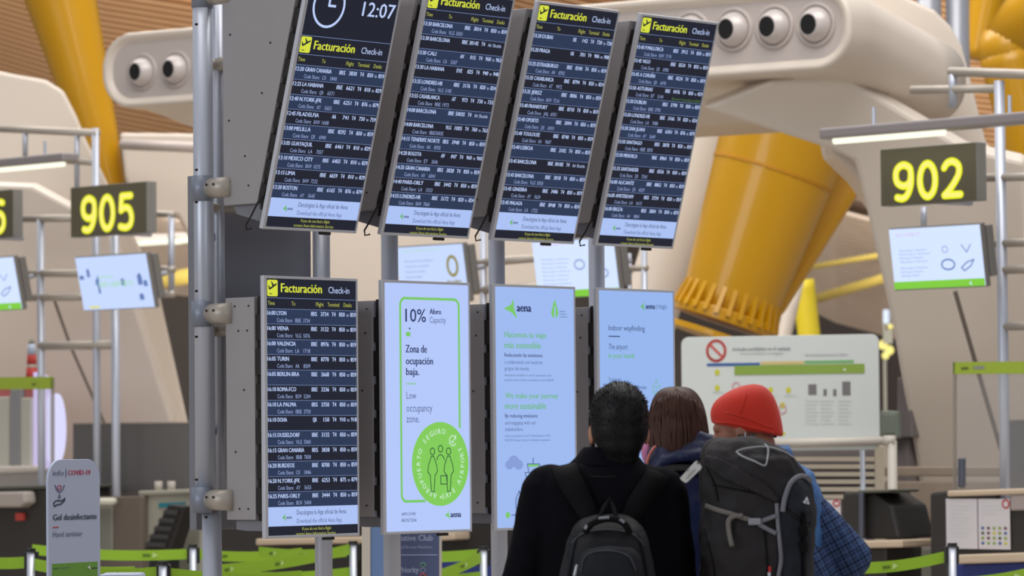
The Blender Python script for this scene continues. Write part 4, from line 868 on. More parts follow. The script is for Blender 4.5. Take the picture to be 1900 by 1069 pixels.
slabpx(t, 'body', [(742, 930), (1120, 925), (1120, 1240), (742, 1240)], -.6, 0, mat('black desk recess', 0), .02); slabpx(t, 'baggage_ledge', [(780, 990), (842, 988), (842, 1002), (780, 1005)], -.1, .15, WOOD); slabpx(t, 'blue_front', [(780, 1042), (1120, 1038), (1120, 1240), (780, 1240)], -.1, .1, MATS['royal blue panel'])
# smoked glass screens
for (pts, lb, px) in (([(135, 788), (360, 786), (360, 915), (135, 918)], 'smoked glass screen behind desk 905', 240), ([(1866, 782), (2000, 778), (2000, 905), (1866, 910)], 'smoked glass screen at the right frame edge', 1880)):
    t = base_thing('glass_screen', lb, 'screen', px, .9); slabpx(t, 'pane', pts, -.02, 0, GLASSD, .004); slabpx(t, 'foot', [(pts[3][0] + 10, pts[3][1]), (pts[2][0] - 10, pts[2][1]), (pts[2][0] - 10, 1240), (pts[3][0] + 10, 1240)], -.2, -.02, mat('taupe counter', (112, 100, 90), .6)); slabpx(t, 'top_edge', [(pts[0][0], pts[0][1] - 3), (pts[1][0], pts[1][1] - 3), pts[1], pts[0]], -.025, .005, PLEXE, 0)
# clear hygiene screens with a green strip
for (x0_, x1_, y0_, y1_, lb) in ((1768, 2000, 672, 910, 'clear hygiene screen with a green strip over the right desk'), (-60, 98, 701, 905, 'clear hygiene screen with a green strip over the left desk')):
    t = base_thing('hygiene_screen', lb, 'screen', max(x0_, 0) + 20, -.2); slabpx(t, 'pane', [(x0_, y0_ + 2), (x1_, y0_ - 2), (x1_, y1_), (x0_, y1_)], -.006, 0, PLEX, 0)
    g = slabpx(t, 'green_strip', [(x0_, y0_), (x1_, y0_ - 2), (x1_, y0_ + 21), (x0_, y0_ + 22)], 0, .006, GRB if False else mat('printed lime strip', (158, 180, 56), .6), 0)
    e = x0_ if x0_ > 0 else x1_ - 4; slabpx(t, 'edge', [(e, y0_), (e + 4, y0_), (e + 4, y1_), (e, y1_)], -.012, .006, PLEXE, 0); M = MW[t.name]
    ap = hit(M, (1785 if x0_ > 0 else 60), y0_ + 14, 0); T('aena', ap[0], ap[1], .022, .055, 'l', g, DTX, .009, .03)
    if x0_ > 0: T('GOBIERNO', ap[0] + .09, ap[1], .02, .09, 'l', g, GTX, .009, .03)
    tubepx(t, 'stanchion', ((1772 if x0_ > 0 else 92), y1_), None, 4, -.03)
    if x0_ > 0: slabpx(t, 'clamp', [(1776, 850), (1786, 850), (1786, 905), (1776, 905)], -.02, .02, mat('blue grey trim', 0))

# left clutter: lit advertising column and luggage kiosk
t = base_thing('advertising_column', 'red and white advertising column with a lilac lit side behind the left desk', 'advertising column', 40, 1.0)
LIL = mat('lit lilac panel', (214, 200, 246), emit=.95); LIW = mat('lit oval panel', (222, 220, 255), emit=1.0); REDP = mat('red painted panel', (196, 62, 56), .5); OFFW = mat('off white panel', (206, 202, 184), .5)
slabpx(t, 'red_panel', [(-60, 715), (62, 712), (62, 870), (-60, 870)], -.1, 0, REDP); slabpx(t, 'white_panel', [(-60, 738), (16, 736), (16, 872), (-60, 872)], 0, .04, OFFW, .01); slabpx(t, 'grey_panel', [(18, 722), (37, 722), (37, 872), (18, 872)], 0, .05, mat('grey column panel', (134, 134, 134), .5)); slabpx(t, 'white_panel', [(38, 738), (56, 738), (56, 872), (38, 872)], 0, .04, OFFW, .01)
slabpx(t, 'lilac_panel', [(61, 690), (84, 700), (84, 872), (61, 872)], -.05, .02, LIL)
M = MW[t.name]; p, q = hit(M, 97, 795), hit(M, 112, 730); rx, ry = q[0] - p[0], q[1] - p[1]; MB().prism([(p[0] + rx * math.cos(a / 20 * math.pi) * (1), p[1] + ry * math.sin(a / 20 * math.pi)) for a in range(40)], -.06, .01).build('oval_panel', LIW, t)
p, q = hit(M, 50, 700), hit(M, 62, 640)
for nm, ya, yb, m in (('red_cone', 705, 682, REDP), ('white_band', 682, 676, OFFW), ('red_cone', 676, 658, REDP), ('pale_cap', 658, 638, mat('pale blue cap', (186, 200, 220), .4)), ('tip', 638, 628, GREYC)):
    r0 = .05 - (705 - ya) * .0003; a = hit(M, 51, ya)[1]; c_ = hit(M, 51, yb)[1]; MB().tube([(p[0], a, -.05), (p[0], c_, -.05)], [r0, r0 - .006 if nm != 'tip' else .005], 16).build(nm, m, t, smooth=True)
slabpx(t, 'base', [(-60, 872), (110, 868), (110, 1240), (-60, 1240)], -.25, 0, mat('putty plastic', 0)); slabpx(t, 'handrail', [(-60, 866), (66, 864), (66, 876), (-60, 880)], .0, .12, CREAM, .02)
t = base_thing('equipment_cabinet', 'pale grey equipment cabinet with a teal strip left of the display posts', 'cabinet', 310, .3); M = MW[t.name]
slabpx(t, 'case', [(262, 918), (372, 914), (372, 1240), (262, 1240)], -.5, 0, mat('pale putty casing', (168, 164, 148), .5), .015); slabpx(t, 'lid', [(256, 911), (374, 907), (374, 916), (256, 920)], -.5, .03, MATS['pale putty casing'], .01)
for px in (294, 318): tubepx(t, 'cap_cylinder', (px, 893), (px, 912), 7.5, -.15, mat('putty plastic', 0))
slabpx(t, 'teal_strip', [(294, 934), (342, 932), (342, 940), (294, 942)], 0, .01, mat('teal strip', (30, 128, 142), .5), 0)
t = base_thing('tilted_rack', 'black tilted rack of slots leaning before the pale cabinet', 'rack', 300, -.1)
slabpx(t, 'frame', [(312, 936), (344, 940), (318, 1020), (266, 1020)], -.12, 0, mat('black desk recess', 0), .01)
for i in range(5): slabpx(t, 'slot', [(304 - i * 8.5, 946 + i * 15), (330 - i * 5.5, 948 + i * 15), (327 - i * 5.5, 956 + i * 15), (301 - i * 8.5, 954 + i * 15)], 0, .015, mat('charcoal chair shell', 0), .003)
slabpx(t, 'stand', [(275, 1018), (315, 1018), (315, 1240), (275, 1240)], -.12, -.02, DARKB)
t = base_thing('counter', 'grey taupe counter with a white tube rail beside the sanitiser sign', 'counter', 225, .2)
slabpx(t, 'body', [(180, 922), (262, 920), (262, 1240), (180, 1240)], -.5, 0, mat('taupe counter', 0)); tubepx(t, 'rail', (150, 932), (212, 931), 7, .08, mat('off white panel', 0)); slabpx(t, 'olive_panel', [(176, 940), (208, 940), (208, 1030), (176, 1030)], 0, .02, GREYC)
for px, py, lb in ((192, 1008, 'small white cup on the counter'),): pass

# ------------------------------------------------------------------ queue barriers
BH = mat('black belt head', (28, 28, 28), .5)
MK = mat('pale print on belt', (196, 222, 140), .6); MK2 = mat('dark print on belt', (90, 120, 30), .6)
def barrier(label, post, belts, Y, heads=True):
    p = at(post[0], post[1], Y); t = thing('queue_barrier', label, 'barrier', (p.x, p.y, 0), 'queue barriers with green belts'); z = p.z
    MB().tube([(0, 0, 0), (0, 0, z)], .02, 18).build('post', ALU, t, smooth=True); MB().tube([(0, 0, 0), (0, 0, .02)], .17, 28).build('base', ALU, t, smooth=False)
    MB().box(-.036, .036, .005, .06, z - .10, z - .005).build('belt_head', BH, t, bevel=.006); MB().tube([(0, 0, z - .005), (0, 0, z + .012)], .026, 16).build('cap', BH, t)
    for (a, b, Yb) in belts:
        A, B = at(*a, Y + .02), at(*b, Yb); n = 10; hh = .03; P = []
        for i in range(n + 1): q = A.lerp(B, i / n); q.z -= .02 * math.sin(math.pi * i / n); P.append(q)
        V = []; 
        for q in P: V += [q + Vector((0, 0, hh)), q - Vector((0, 0, hh)), q + Vector((0, .003, -hh)), q + Vector((0, .003, hh))]
        Fc = []
        for i in range(n): k = i * 4; Fc += [(k + j, k + (j + 1) % 4, k + 4 + (j + 1) % 4, k + 4 + j) for j in range(4)]
        bl_ = MB().add(V, Fc).build('belt', GREENB, t, True)
        mk = MB(); mk2 = MB()
        L_ = (B - A).length; nn = max(1, int(L_ / .38))
        for i in range(nn):
            q = A.lerp(B, (i + .5) / nn); q.z -= .02 * math.sin(math.pi * (i + .5) / nn); d_ = (B - A).normalized()
            mk.add([q - d_ * .03 + Vector((0, -.004, 0)), q + d_ * .0 + Vector((0, -.004, .018)), q + d_ * .004 + Vector((0, -.004, -.018))], [(0, 1, 2)])
            mk2.add([q + d_ * a_ + Vector((0, -.004, b_)) for a_, b_ in ((.015, -.008), (.06, -.008), (.06, .006), (.015, .006))], [(0, 1, 2, 3)])
        o = mk.build('arrow_print', MK, t, True); o['kind'] = 'stuff'; o = mk2.build('word_print', MK2, t, True); o['kind'] = 'stuff'
    return t
barrier('queue barrier post left of the sanitiser sign', (57, 1022), [((57, 1043), (-80, 1032), 20.4), ((57, 1046), (250, 1062), 19.5)], 20)
barrier('queue barrier post right of the sanitiser sign', (302, 1046), [((302, 1062), (120, 1056), 18.6), ((302, 1064), (560, 1070), 19.2)], 18.8)
barrier('queue barrier post behind the lower left display post', (358, 1014), [((358, 1028), (60, 1020), 22.5), ((358, 1028), (560, 1026), 23.4)], 22.6)
barrier('queue barrier post with a belt under the Lyon flight board', (655, 1008), [((655, 1018), (380, 1060), 20.5), ((655, 1022), (480, 1024), 22.8), ((655, 1062), (420, 1068), 21.5)], 21.8)
barrier('queue barrier with crossing belts beside the club banner', (897, 1018), [((897, 1028), (700, 1026), 22), ((897, 1032), (760, 1080), 20.8), ((897, 1070), (700, 1072), 21)], 21.6)
barrier('queue barrier post beside the two printed sheets', (1767, 1012), [((1752, 1034), (1560, 1054), 20.4), ], 20.6)
barrier('queue barrier belt crossing the blue panel at the right corner', (1975, 1020), [((1975, 1044), (1790, 1082), 20.1)], 20.0)

# roll up banners behind the displays
t = base_thing('roll_up_banner', 'slate blue roll-up banner with Executive Club and Priority lettering', 'banner', 780, Y=19.2, ang=-8); M = MW[t.name]
bn = slabpx(t, 'banner_sheet', [(700, 940), (815, 940), (815, 1230), (700, 1230)], -.004, 0, mat('slate blue print', (84, 94, 132), .6), 0); slabpx(t, 'side_rail', [(815, 940), (819, 940), (819, 1230), (815, 1230)], -.01, .005, ALUW, 0)
WT = mat('pale banner lettering', (170, 178, 208), .6)
def tt(q, px, py, hp, wp, m=WT, bold=0): a = hit(M, px, py); c_ = hit(M, px, py - hp); e = hit(M, px + wp, py); T(q, a[0], a[1], c_[1] - a[1], e[0] - a[0], 'l', bn, m, .002, bold)
tt('Executive Club', 718, 1004, 11, 85, WT, .02); tt('Silver and Bronze Members', 722, 1018, 5, 80); tt('Priority', 741, 1063, 11, 36, WT, .02); a, b_ = hit(M, 742, 1031), hit(M, 812, 1029); MB().box(a[0], b_[0], a[1], b_[1], 0, .002).build('rule_line', WT, bn)
for py, m in ((1048, mat('printed mint ring', (120, 170, 150), .6)), (1058, mat('printed grey ring', (140, 150, 180), .6)), (1068, mat('printed coral ring', (206, 100, 96), .6))): a = hit(M, 785, py); outline(bn, arc(a[0], a[1], .013, .01, 0, 360, 12), .006, m, 'alliance_ring', .003)
MB().box(hit(M, 698, 1200)[0], hit(M, 822, 1200)[0], 0, .08, -.1, .1).build('base', ALU, t, bevel=.01)
t = base_thing('roll_up_banner', 'narrow sky blue banner edge beside the second display post', 'banner', 690, Y=19.0, ang=-8)
slabpx(t, 'banner_sheet', [(688, 940), (712, 940), (712, 1230), (688, 1230)], -.004, 0, mat('sky blue print', (112, 140, 188), .6), 0); slabpx(t, 'side_rail', [(671, 940), (687, 940), (687, 1230), (671, 1230)], -.03, .01, mat('cream rail', (214, 204, 190), .5), .004); M = MW[t.name]
MB().box(hit(M, 668, 1200)[0], hit(M, 716, 1200)[0], 0, .08, -.1, .1).build('base', ALU, t, bevel=.01)

# far yellow signal lights beside the notice board
t = thing('lamp_cluster', 'cluster of yellow lamps on a pale mast above the notice board corner', 'lamp', (at(1645, 900, 46).x, 46, 0)); t_z = MW[t.name]
for (px, py, r, m) in ((1652, 606, 5, YG2), (1638, 640, 9, YG2), (1650, 650, 9, YG2), (1643, 660, 7, YG1)):
    c_ = at(px, py, 46); MB().ball(c_, r * 46 / F, seg=12).build('lamp_globe', mat('lit warm globe', (255, 240, 140), emit=1.1), t, True, smooth=True)
MB().box(-.09, .09, -.1, .1, 0, .1).build('mount', GREYC, t); MB().tube([at(1645, 575, 46.1), at(1645, 602, 46.1)], .045, 10).build('pale_cap', mat('pale blue cap', 0), t, True); MB().tube([(0, 0, 0), (0, 0, at(1645, 600, 46).z)], .02, 8).build('mast', GREYC, t); mb = MB(); p = at(1647, 625, 45.9); mb.box(p.x - .05, p.x + .06, p.y, p.y + .1, p.z - .08, p.z + .08).build('control_box', GREYC, t, True)

# ------------------------------------------------------------------ sanitiser sign
M = frame(92, 1120, 14.5, 60); M.translation.z = 0; t = thing('sanitiser_sign', 'pale standing sign reading Gel desinfectante with a green foot', 'sign', M)
L = lambda px, py: hit(M, px, py, 0); w = L(186, 950)[0]; x0 = L(90, 950)[0]; h = L(92, 853)[1]; c = (w - x0) * .24; pts = [(x0, .0), (w, .0)]
pts += arc(w - c, h - c, c, c, 0, 90, 8) + arc(x0 + c, h - c, c, c, 90, 180, 8)
b = MB().prism(pts, -.012, 0).build('panel', mat('pale blue grey board', (190, 198, 222), .45), t, bevel=.002)
INK = mat('printed navy ink', (58, 64, 88), .6); INK2 = mat('printed grey ink', (108, 116, 144), .6); MAG = mat('printed crimson', (196, 60, 92), .6)
def ts(q, px, py, hp, wp, m, bold=0): a = L(px, py); c_ = L(px, py - hp); e = L(px + wp, py); T(q, a[0], a[1], c_[1] - a[1], e[0] - a[0], 'l', b, m, .002, bold)
ts('info', 98, 883, 10, 20, INK2, 0); ts('COVID-19', 126, 882, 9, 41, MAG, .03); P = lambda *q: [L(*v) for v in q]
outline(b, P((122, 871), (122, 885)), .003, INK2, 'accent_rule', .002)
outline(b, P((102, 901), (105, 909), (110, 914)), .005, INK2, 'dispenser_icon', .002); outline(b, P((119, 901), (116, 909), (111, 914)), .005, INK2, 'dispenser_icon', .002); a = L(110, 905); outline(b, arc(*a, .012, .008, 0, 360, 10), .003, MAG, 'cross_icon', .002)
outline(b, P((110, 918), (108, 923), (110, 925), (112, 923)), .003, INK2, 'drop_icon', .002, True)
outline(b, P((99, 934), (103, 930), (108, 929), (114, 930), (120, 925), (119, 930), (112, 936), (105, 937), (101, 940)), .005, INK, 'hand_icon', .002, True)
ts('Gel desinfectante', 98, 966, 11, 81, INK, .02); ts('Hand sanitiser', 98, 997, 10, 55, INK2, 0); outline(b, P((98, 979), (108, 978.4)), .004, MAG, 'accent_rule', .002)
g0, g1 = L(94, 1200), L(183, 1042); MB().box(x0 + .02, w - .02, .05, g1[1], 0, .001).build('green_field', mat('printed green field', (112, 164, 60), .5), b)
ts('GOBIERNO DE ESPAÑA', 98, 1057, 3, 11, INK); ts('MINISTERIO', 113, 1056, 3, 16, INK2); a = L(164, 1053); logo(b, *a, .022, .022, WHT, .004); ts('aena', 169, 1056, 4, 11, INK, .03)
MB().box(x0 - .06, w + .06, 0, .02, -.18, .18).build('base_plate', ALUW, t, bevel=.004)
t = thing('sanitiser_dispenser', 'white rounded dispenser shelf beside the sanitiser sign foot', 'dispenser', (at(225, 1066, 14.9).x, 14.9, 0)); p = at(188, 1064, 14.9); q = at(266, 1064, 14.9)
MB().box(p.x, q.x, p.y - .1, p.y + .1, p.z - .03, p.z).build('tray', mat('pale blue grey board', 0), t, True, bevel=.012); MB().tube([(0, 0, 0), (0, 0, p.z - .03)], .03, 16).build('post', ALUW, t); MB().tube([(0, 0, 0), (0, 0, .02)], .16, 24).build('base', ALUW, t)
# ------------------------------------------------------------------ people
SKIN = mat('skin', (196, 138, 112), .5, var=.1, vs=12, c2=(176, 110, 90)); EYE = mat('eye white', (226, 220, 214), .25); IRIS = mat('iris brown', (50, 34, 26), .2)
def W_(par, name, mb, m, **k): return mb.build(name, m, par, True, **k)
def head_basis(phi, pitch=0):
    return Matrix.Rotation(R(phi), 3, 'Z') @ Matrix.Rotation(R(-pitch), 3, 'X')
def body(t, hc, B, sh, el, wr, hip, Y, scale=1.0, voxel=.0075, skin=SKIN, eyem=None):
    """one continuous skin surface: head, neck, trunk, arms with fingers, legs with feet"""
    k = scale; mb = MB(); P = lambda x, y, z: hc + B @ Vector((x * k, y * k, z * k))
    mb.ball(P(0, -.012, .05), .076 * k, .098 * k, .092 * k, 20, B); mb.ball(P(0, .022, -.03), .058 * k, .068 * k, .078 * k, 18, B); mb.ball(P(0, .062, -.088), .026 * k, seg=12)
    mb.cap([P(0, .088, .022), P(0, .110, -.018)], [.010 * k, .015 * k], 10); mb.cap([P(-.034, .078, .034), P(0, .088, .036), P(.034, .078, .034)], [.012 * k] * 3, 10)
    mb.cap([P(-.02, .084, -.052), P(.02, .084, -.052)], [.008 * k] * 2, 8)
    for s in (-1, 1):
        mb.ball(P(s * .078, -.008, .0), .011 * k, .022 * k, .033 * k, 14, B); mb.ball(P(s * .045, .058, -.012), .022 * k, seg=12)
    ns = Vector((hc.x * .5 + (sh[0].x + sh[1].x) * .25, (sh[0].y + sh[1].y) / 2, (sh[0].z + sh[1].z) / 2 + .05))
    mb.cap([P(0, -.03, -.05), ns], [.054 * k, .062 * k])
    mid = (sh[0] + sh[1]) / 2; hp = Vector((hip[0], hip[1], hip[2])); mb.cap([sh[0], mid + Vector((0, 0, .03)), sh[1]], [.05, .085, .05])
    hw = (sh[1] - sh[0]).length / 2
    mb.sup([(mid.z + .04, mid.x, mid.y, hw * .55, .07), (mid.z - .02, mid.x, mid.y, hw * .85, .09), (mid.z - .15, mid.x, mid.y, hw * .8, .10), (mid.z - .32, (mid.x + hp.x) / 2, mid.y, hw * .66, .085), (hp.z, hp.x, hp.y, hw * .78, .10), (hp.z - .1, hp.x, hp.y, hw * .72, .10)], 24)
    for i, s in ((0, -1), (1, 1)):
        mb.cap([sh[i], el[i]], [.045, .036]); mb.cap([el[i], wr[i]], [.036, .024])
        d = (wr[i] - el[i]).normalized(); sd = d.cross(Vector((0, 0, 1))).normalized(); up = sd.cross(d); pc = wr[i] + d * .05
        mb.cap([wr[i], pc + d * .03], [.024, .034])
        for f, (o, L_) in enumerate(((-.030, .068), (-.010, .078), (.010, .074), (.029, .058))):
            b0 = pc + d * .04 + sd * o; mb.cap([b0, b0 + d * L_ * .5 - up * .004, b0 + d * L_ * .8 - up * .03], [.0095, .009, .008], 8)
        mb.cap([wr[i] + d * .02 - sd * s * .02, wr[i] + d * .06 - sd * s * .052 - up * .01, wr[i] + d * .095 - sd * s * .055 - up * .02], [.014, .012, .010], 8)
        hx = hp + Vector((s * .09, 0, -.06)); kn = Vector((hp.x + s * .10, hp.y + .02, .50)); an = Vector((hp.x + s * .11, hp.y - .02, .09))
        mb.cap([hx, kn], [.085, .056]); mb.cap([kn, an], [.054, .038]); mb.cap([an + Vector((0, -.03, -.04)), an + Vector((0, .14, -.055))], [.035, .03])
    b = W_(t, 'body', mb, skin, remesh=voxel, smit=2)
    for s in (-1, 1):
        e = W_(t, 'eye', MB().ball(P(s * .032, .064, .012), .0115 * k, seg=12), eyem or EYE, smooth=True)
    return b
def legs(t, hip, m, shoe):
    mb = MB(); mb.sup([(hip[2] + .12, hip[0], hip[1], .17, .12), (hip[2], hip[0], hip[1], .185, .13), (hip[2] - .12, hip[0], hip[1], .18, .125)], 24)
    for s in (-1, 1): mb.cap([(hip[0] + s * .09, hip[1], hip[2] - .05), (hip[0] + s * .10, hip[1] + .02, .5), (hip[0] + s * .11, hip[1] - .02, .11)], [.1, .078, .062])
    W_(t, 'trousers', mb, m, remesh=.014, smit=2)
    for s in (-1, 1):
        x, y = hip[0] + s * .11, hip[1] - .02
        MBs = MB().cap([(x, y - .05, .052), (x, y + .08, .05), (x, y + .19, .038)], [.05, .046, .036]); o = W_(t, 'shoe', MBs, shoe, smooth=True)
        W_(t, 'sole', MB().box(x - .05, x + .05, y - .1, y + .225, 0, .022), mat('pale rubber sole', (150, 148, 142), .7), bevel=.01)
class Surf:
    def __init__(s, o, par):
        s.inv = MW[par.name].inverted(); s.M = MW[par.name]; me = o.data; s.t = BVHTree.FromPolygons([v.co[:] for v in me.vertices], [p.vertices[:] for p in me.polygons])
    def at(s, px, py, lift=0):
        d = ray(px, py); o = s.inv @ CAMP; dd = s.inv.to_3x3() @ d; h, n, i, L_ = s.t.ray_cast(o, dd)
        if h is None: return None
        return s.M @ h - d * lift
def catm(pts, n=6):
    P = [pts[0]] + list(pts) + [pts[-1]]; out = []
    for i in range(1, len(P) - 2):
        for k in range(n):
            t = k / n; out.append(tuple(.5 * ((2 * P[i][c]) + (-P[i - 1][c] + P[i + 1][c]) * t + (2 * P[i - 1][c] - 5 * P[i][c] + 4 * P[i + 1][c] - P[i + 2][c]) * t * t + (-P[i - 1][c] + 3 * P[i][c] - 3 * P[i + 1][c] + P[i + 2][c]) * t ** 3) for c in range(len(P[0]))))
    out.append(tuple(pts[-1])); return out
def ribbon(par, name, surf, pts, w, m, lift=.006, th=.006, n=6):
    """strap lying on a surface; pts (px,py[,w])"""
    P = catm([(p[0], p[1], p[2] if len(p) > 2 else w) for p in pts], n); L_ = []; last = None
    for i, p in enumerate(P):
        a = P[max(i - 1, 0)]; b = P[min(i + 1, len(P) - 1)]; dx, dy = b[0] - a[0], b[1] - a[1]; q = math.hypot(dx, dy) or 1; nx, ny = -dy / q * p[2] / 2, dx / q * p[2] / 2
        l, c, r = surf.at(p[0] + nx, p[1] + ny, lift), surf.at(p[0], p[1], lift), surf.at(p[0] - nx, p[1] - ny, lift)
        c = c or last
        if c is None: continue
        if l is None: l = at(p[0] + nx, p[1] + ny, c.y)
        if r is None: r = at(p[0] - nx, p[1] - ny, c.y)
        if abs(l.y - c.y) > .03: l = at(p[0] + nx, p[1] + ny, c.y + .01)
        if abs(r.y - c.y) > .03: r = at(p[0] - nx, p[1] - ny, c.y + .01)
        last = c; f = Vector((0, -th, 0)); L_.append([l, l + f, c + f * 1.25, r + f, r])
    return W_(par, name, MB().rings(L_), m, smooth=True)
def line3(par, name, surf, pts, rpx, m, lift=.004, seg=6, n=6):
    P = [surf.at(p[0], p[1], lift) for p in catm(pts, n)]; P = [p for p in P if p]
    return W_(par, name, MB().tube(P, rpx / 630, seg), m, smooth=True)
def SecPx(rows, Y):                                   # rows (py, pxl, pxr, cy offset, ry[, power])
    out = []
    for r in rows:
        a, b = at(r[1], r[0], Y), at(r[2], r[0], Y); out.append(((a.z + b.z) / 2, (a.x + b.x) / 2, Y + r[3], (b.x - a.x) / 2, r[4]) + tuple(r[5:]))
    return out

# ---- man in the black coat
Y1 = 11.6; COATB = mat('black wool coat', (13, 12, 18), .9, bump=.25, bs=220, var=.3, vs=10, c2=(18, 17, 24), spec=.1)
t = thing('person', 'person with short black hair and a black coat, seen from behind before the displays', 'person', (at(1135, 900, Y1).x, Y1, 0))
hc = at(1148, 806, Y1); B = head_basis(4)
sh = [at(1003, 915, Y1), at(1238, 921, Y1)]; el = [at(968, 1088, Y1), at(1256, 1096, Y1)]; wr = [at(1030, 1140, Y1 + .22), at(1200, 1150, Y1 + .22)]; hip = (at(1125, 900, Y1).x, Y1, .93)
body(t, hc, B, sh, el, wr, hip, Y1, 1.04)
mb = MB().sup(SecPx([(846, 1076, 1182, 0, .068), (858, 1058, 1192, 0, .08), (868, 1026, 1212, .0, .095), (882, 1000, 1236, .0, .112), (905, 984, 1250, 0, .128), (950, 984, 1252, 0, .14), (1010, 988, 1250, 0, .14), (1069, 992, 1250, 0, .135), (1180, 1000, 1248, 0, .13), (1300, 985, 1262, 0, .145), (1340, 980, 1266, 0, .15)], Y1), 36, 2.2)
mb.cap([at(1018, 912, Y1), at(966, 1086, Y1 - .02)], [.083, .062]); mb.cap([at(966, 1086, Y1 - .02), at(1020, 1132, Y1 + .17)], [.060, .048])
mb.cap([at(1226, 918, Y1), at(1256, 1092, Y1 - .02)], [.083, .064]); mb.cap([at(1256, 1092, Y1 - .02), at(1206, 1140, Y1 + .17)], [.060, .048])
coat = W_(t, 'coat', mb, COATB, remesh=.011, smit=3, disp=(.014, .11)); S1 = Surf(coat, t)
W_(t, 'collar', MB().sup(SecPx([(864, 1050, 1200, 0, .092), (861, 1054, 1196, 0, .09), (848, 1068, 1186, 0, .080), (832, 1080, 1178, .004, .072), (829, 1084, 1174, .004, .066), (836, 1088, 1170, .004, .06)], Y1), 36, 2.1), COATB, smooth=True)
line3(t, 'back_seam', S1, [(1096, 884), (1120, 885), (1143, 884)], 1.4, mat('black stitching', (10, 10, 14), .8), .001)
legs(t, hip, mat('dark navy trousers', (30, 32, 44), .85), mat('black leather shoe', (24, 22, 22), .35))
HAIRB = mat('black hair', (14, 11, 12), .55, spec=.3)
hb = MB(); P = lambda x, y, z: hc + B @ Vector((x, y, z)); hb.ball(P(0, -.022, .058), .089, .110, .100, 24, B); hb.ball(P(0, -.035, .02), .088, .09, .085, 24, B); hb.ball(P(0, -.052, -.018), .070, .064, .066, 20, B); hb.ball(P(0, -.056, -.06), .058, .036, .045, 14, B)
hair = W_(t, 'hair', hb, HAIRB, remesh=.008, smit=2); rnd = random.Random(5); tf = MB(); me = hair.data; HM = MW[t.name]
for p in me.polygons:
    c = HM @ p.center; nn = p.normal
    if rnd.random() > .5 or (B.inverted() @ (c - hc)).y > .075: continue
    L_ = .003 + .007 * rnd.random() if c.z > hc.z + .02 else .003
    d = (nn * .8 + Vector((rnd.uniform(-.5, .5), rnd.uniform(-.5, .5), rnd.uniform(-.3, .4)))).normalized(); a = d.orthogonal().normalized() * .0022; b = d.cross(a)
    tf.add([c + a, c - a * .5 + b * .9, c - a * .5 - b * .9, c + d * L_], [(0, 1, 3), (1, 2, 3), (2, 0, 3)])
W_(hair, 'hair_tufts', tf, HAIRB)['kind'] = 'stuff' if False else 'stuff'
# ---- daypack
BPK = mat('black pack nylon', (20, 20, 24), .65, bump=.2, bs=260, var=.3, vs=14, c2=(28, 28, 34), spec=.3); BPK2 = mat('charcoal pack mesh', (34, 35, 41), .8, bump=.3, bs=400, spec=.25); BPK3 = mat('black webbing', (15, 15, 17), .8, bump=.1, bs=300, spec=.15); WPR = mat('white logo print', (200, 202, 210), .6)
YP = Y1 - .25; p0 = at(1128, 1000, YP)
tp = thing('backpack', 'black daypack worn on the black coat', 'backpack', (p0.x, YP, .86)); 
mb = MB().sup(SecPx([(956, 1104, 1152, .05, .035), (959, 1090, 1166, .04, .06), (966, 1076, 1180, .03, .085), (980, 1064, 1192, .02, .105), (1005, 1053, 1203, .01, .12), (1035, 1045, 1211, 0, .128), (1069, 1038, 1218, 0, .13), (1160, 1034, 1222, 0, .13), (1240, 1040, 1216, 0, .12), (1262, 1056, 1200, 0, .09)], YP), 36, 2.6)
bk = W_(tp, 'main_pack', mb, BPK, remesh=.009, smit=2, disp=(.012, .09)); S2 = Surf(bk, tp)
mb = MB().sup(SecPx([(1012, 1100, 1160, -.06, .05), (1016, 1082, 1176, -.07, .07), (1030, 1072, 1186, -.08, .082), (1060, 1066, 1192, -.085, .086), (1130, 1064, 1194, -.085, .086), (1200, 1070, 1188, -.08, .08), (1214, 1084, 1174, -.07, .06)], YP), 30, 2.8)
fp = W_(tp, 'front_pocket', mb, BPK2, remesh=.009, smit=2, disp=(.008, .07)); S3 = Surf(fp, tp)
for x0_, x1_ in ((1066, 1050), (1190, 1207)): ribbon(tp, 'side_mesh', S2, [(x0_, 990), ((x0_ + x1_) / 2, 1020), (x1_, 1068), (x1_, 1100)], 13, BPK2, .003, .003)
line3(tp, 'zipper', S2, [(1060, 1010), (1078, 992), (1108, 984), (1145, 984), (1178, 994), (1196, 1014)], 1.8, mat('dark zipper', (58, 60, 68), .5)); line3(tp, 'zipper', S3, [(1078, 1062), (1084, 1036), (1104, 1024), (1140, 1023), (1168, 1034), (1180, 1060)], 1.4, MATS['dark zipper'])
P_ = [at(1086, 988, YP - .11), at(1096, 974, YP - .12), at(1112, 966, YP - .12), at(1130, 963, YP - .12), at(1148, 966, YP - .12), at(1162, 976, YP - .12), at(1168, 990, YP - .11)]
hd = W_(tp, 'carry_handle', MB().tube([Vector(p) for p in catm(P_, 4)], 6.4 / 630, 10), BPK3, smooth=True)
for px, py, w_, a_ in ((1121, 960.5, 20, 3), (1155, 967, 11, -38), (1087, 978, 8, 62)):
    Mx = Matrix.Translation(at(px, py, YP - .135)) @ Matrix.Rotation(R(90), 4, 'X') @ Matrix.Rotation(R(a_), 4, 'Z'); Mx = MW[hd.name].inverted() @ Mx
    mb = MB(); n_ = max(3, int(w_ / 3.2))
    for i in range(n_): x = (-w_ / 2 + i * w_ / n_) / 630; mb.prism([(x, -.004), (x + .0022, -.004), (x + .0036, .004), (x + .0014, .004)], 0, .0006)
    for i in range(n_ - 1): x = (-w_ / 2 + i * w_ / n_) / 630; mb.prism([(x + .001, -.0005), (x + .005, .0005), (x + .005, .0015), (x + .001, .0005)], 0, .0007)
    mb.v = [Mx @ p for p in mb.v]; mb.build('white_print', WPR, hd)['kind'] = 'stuff'
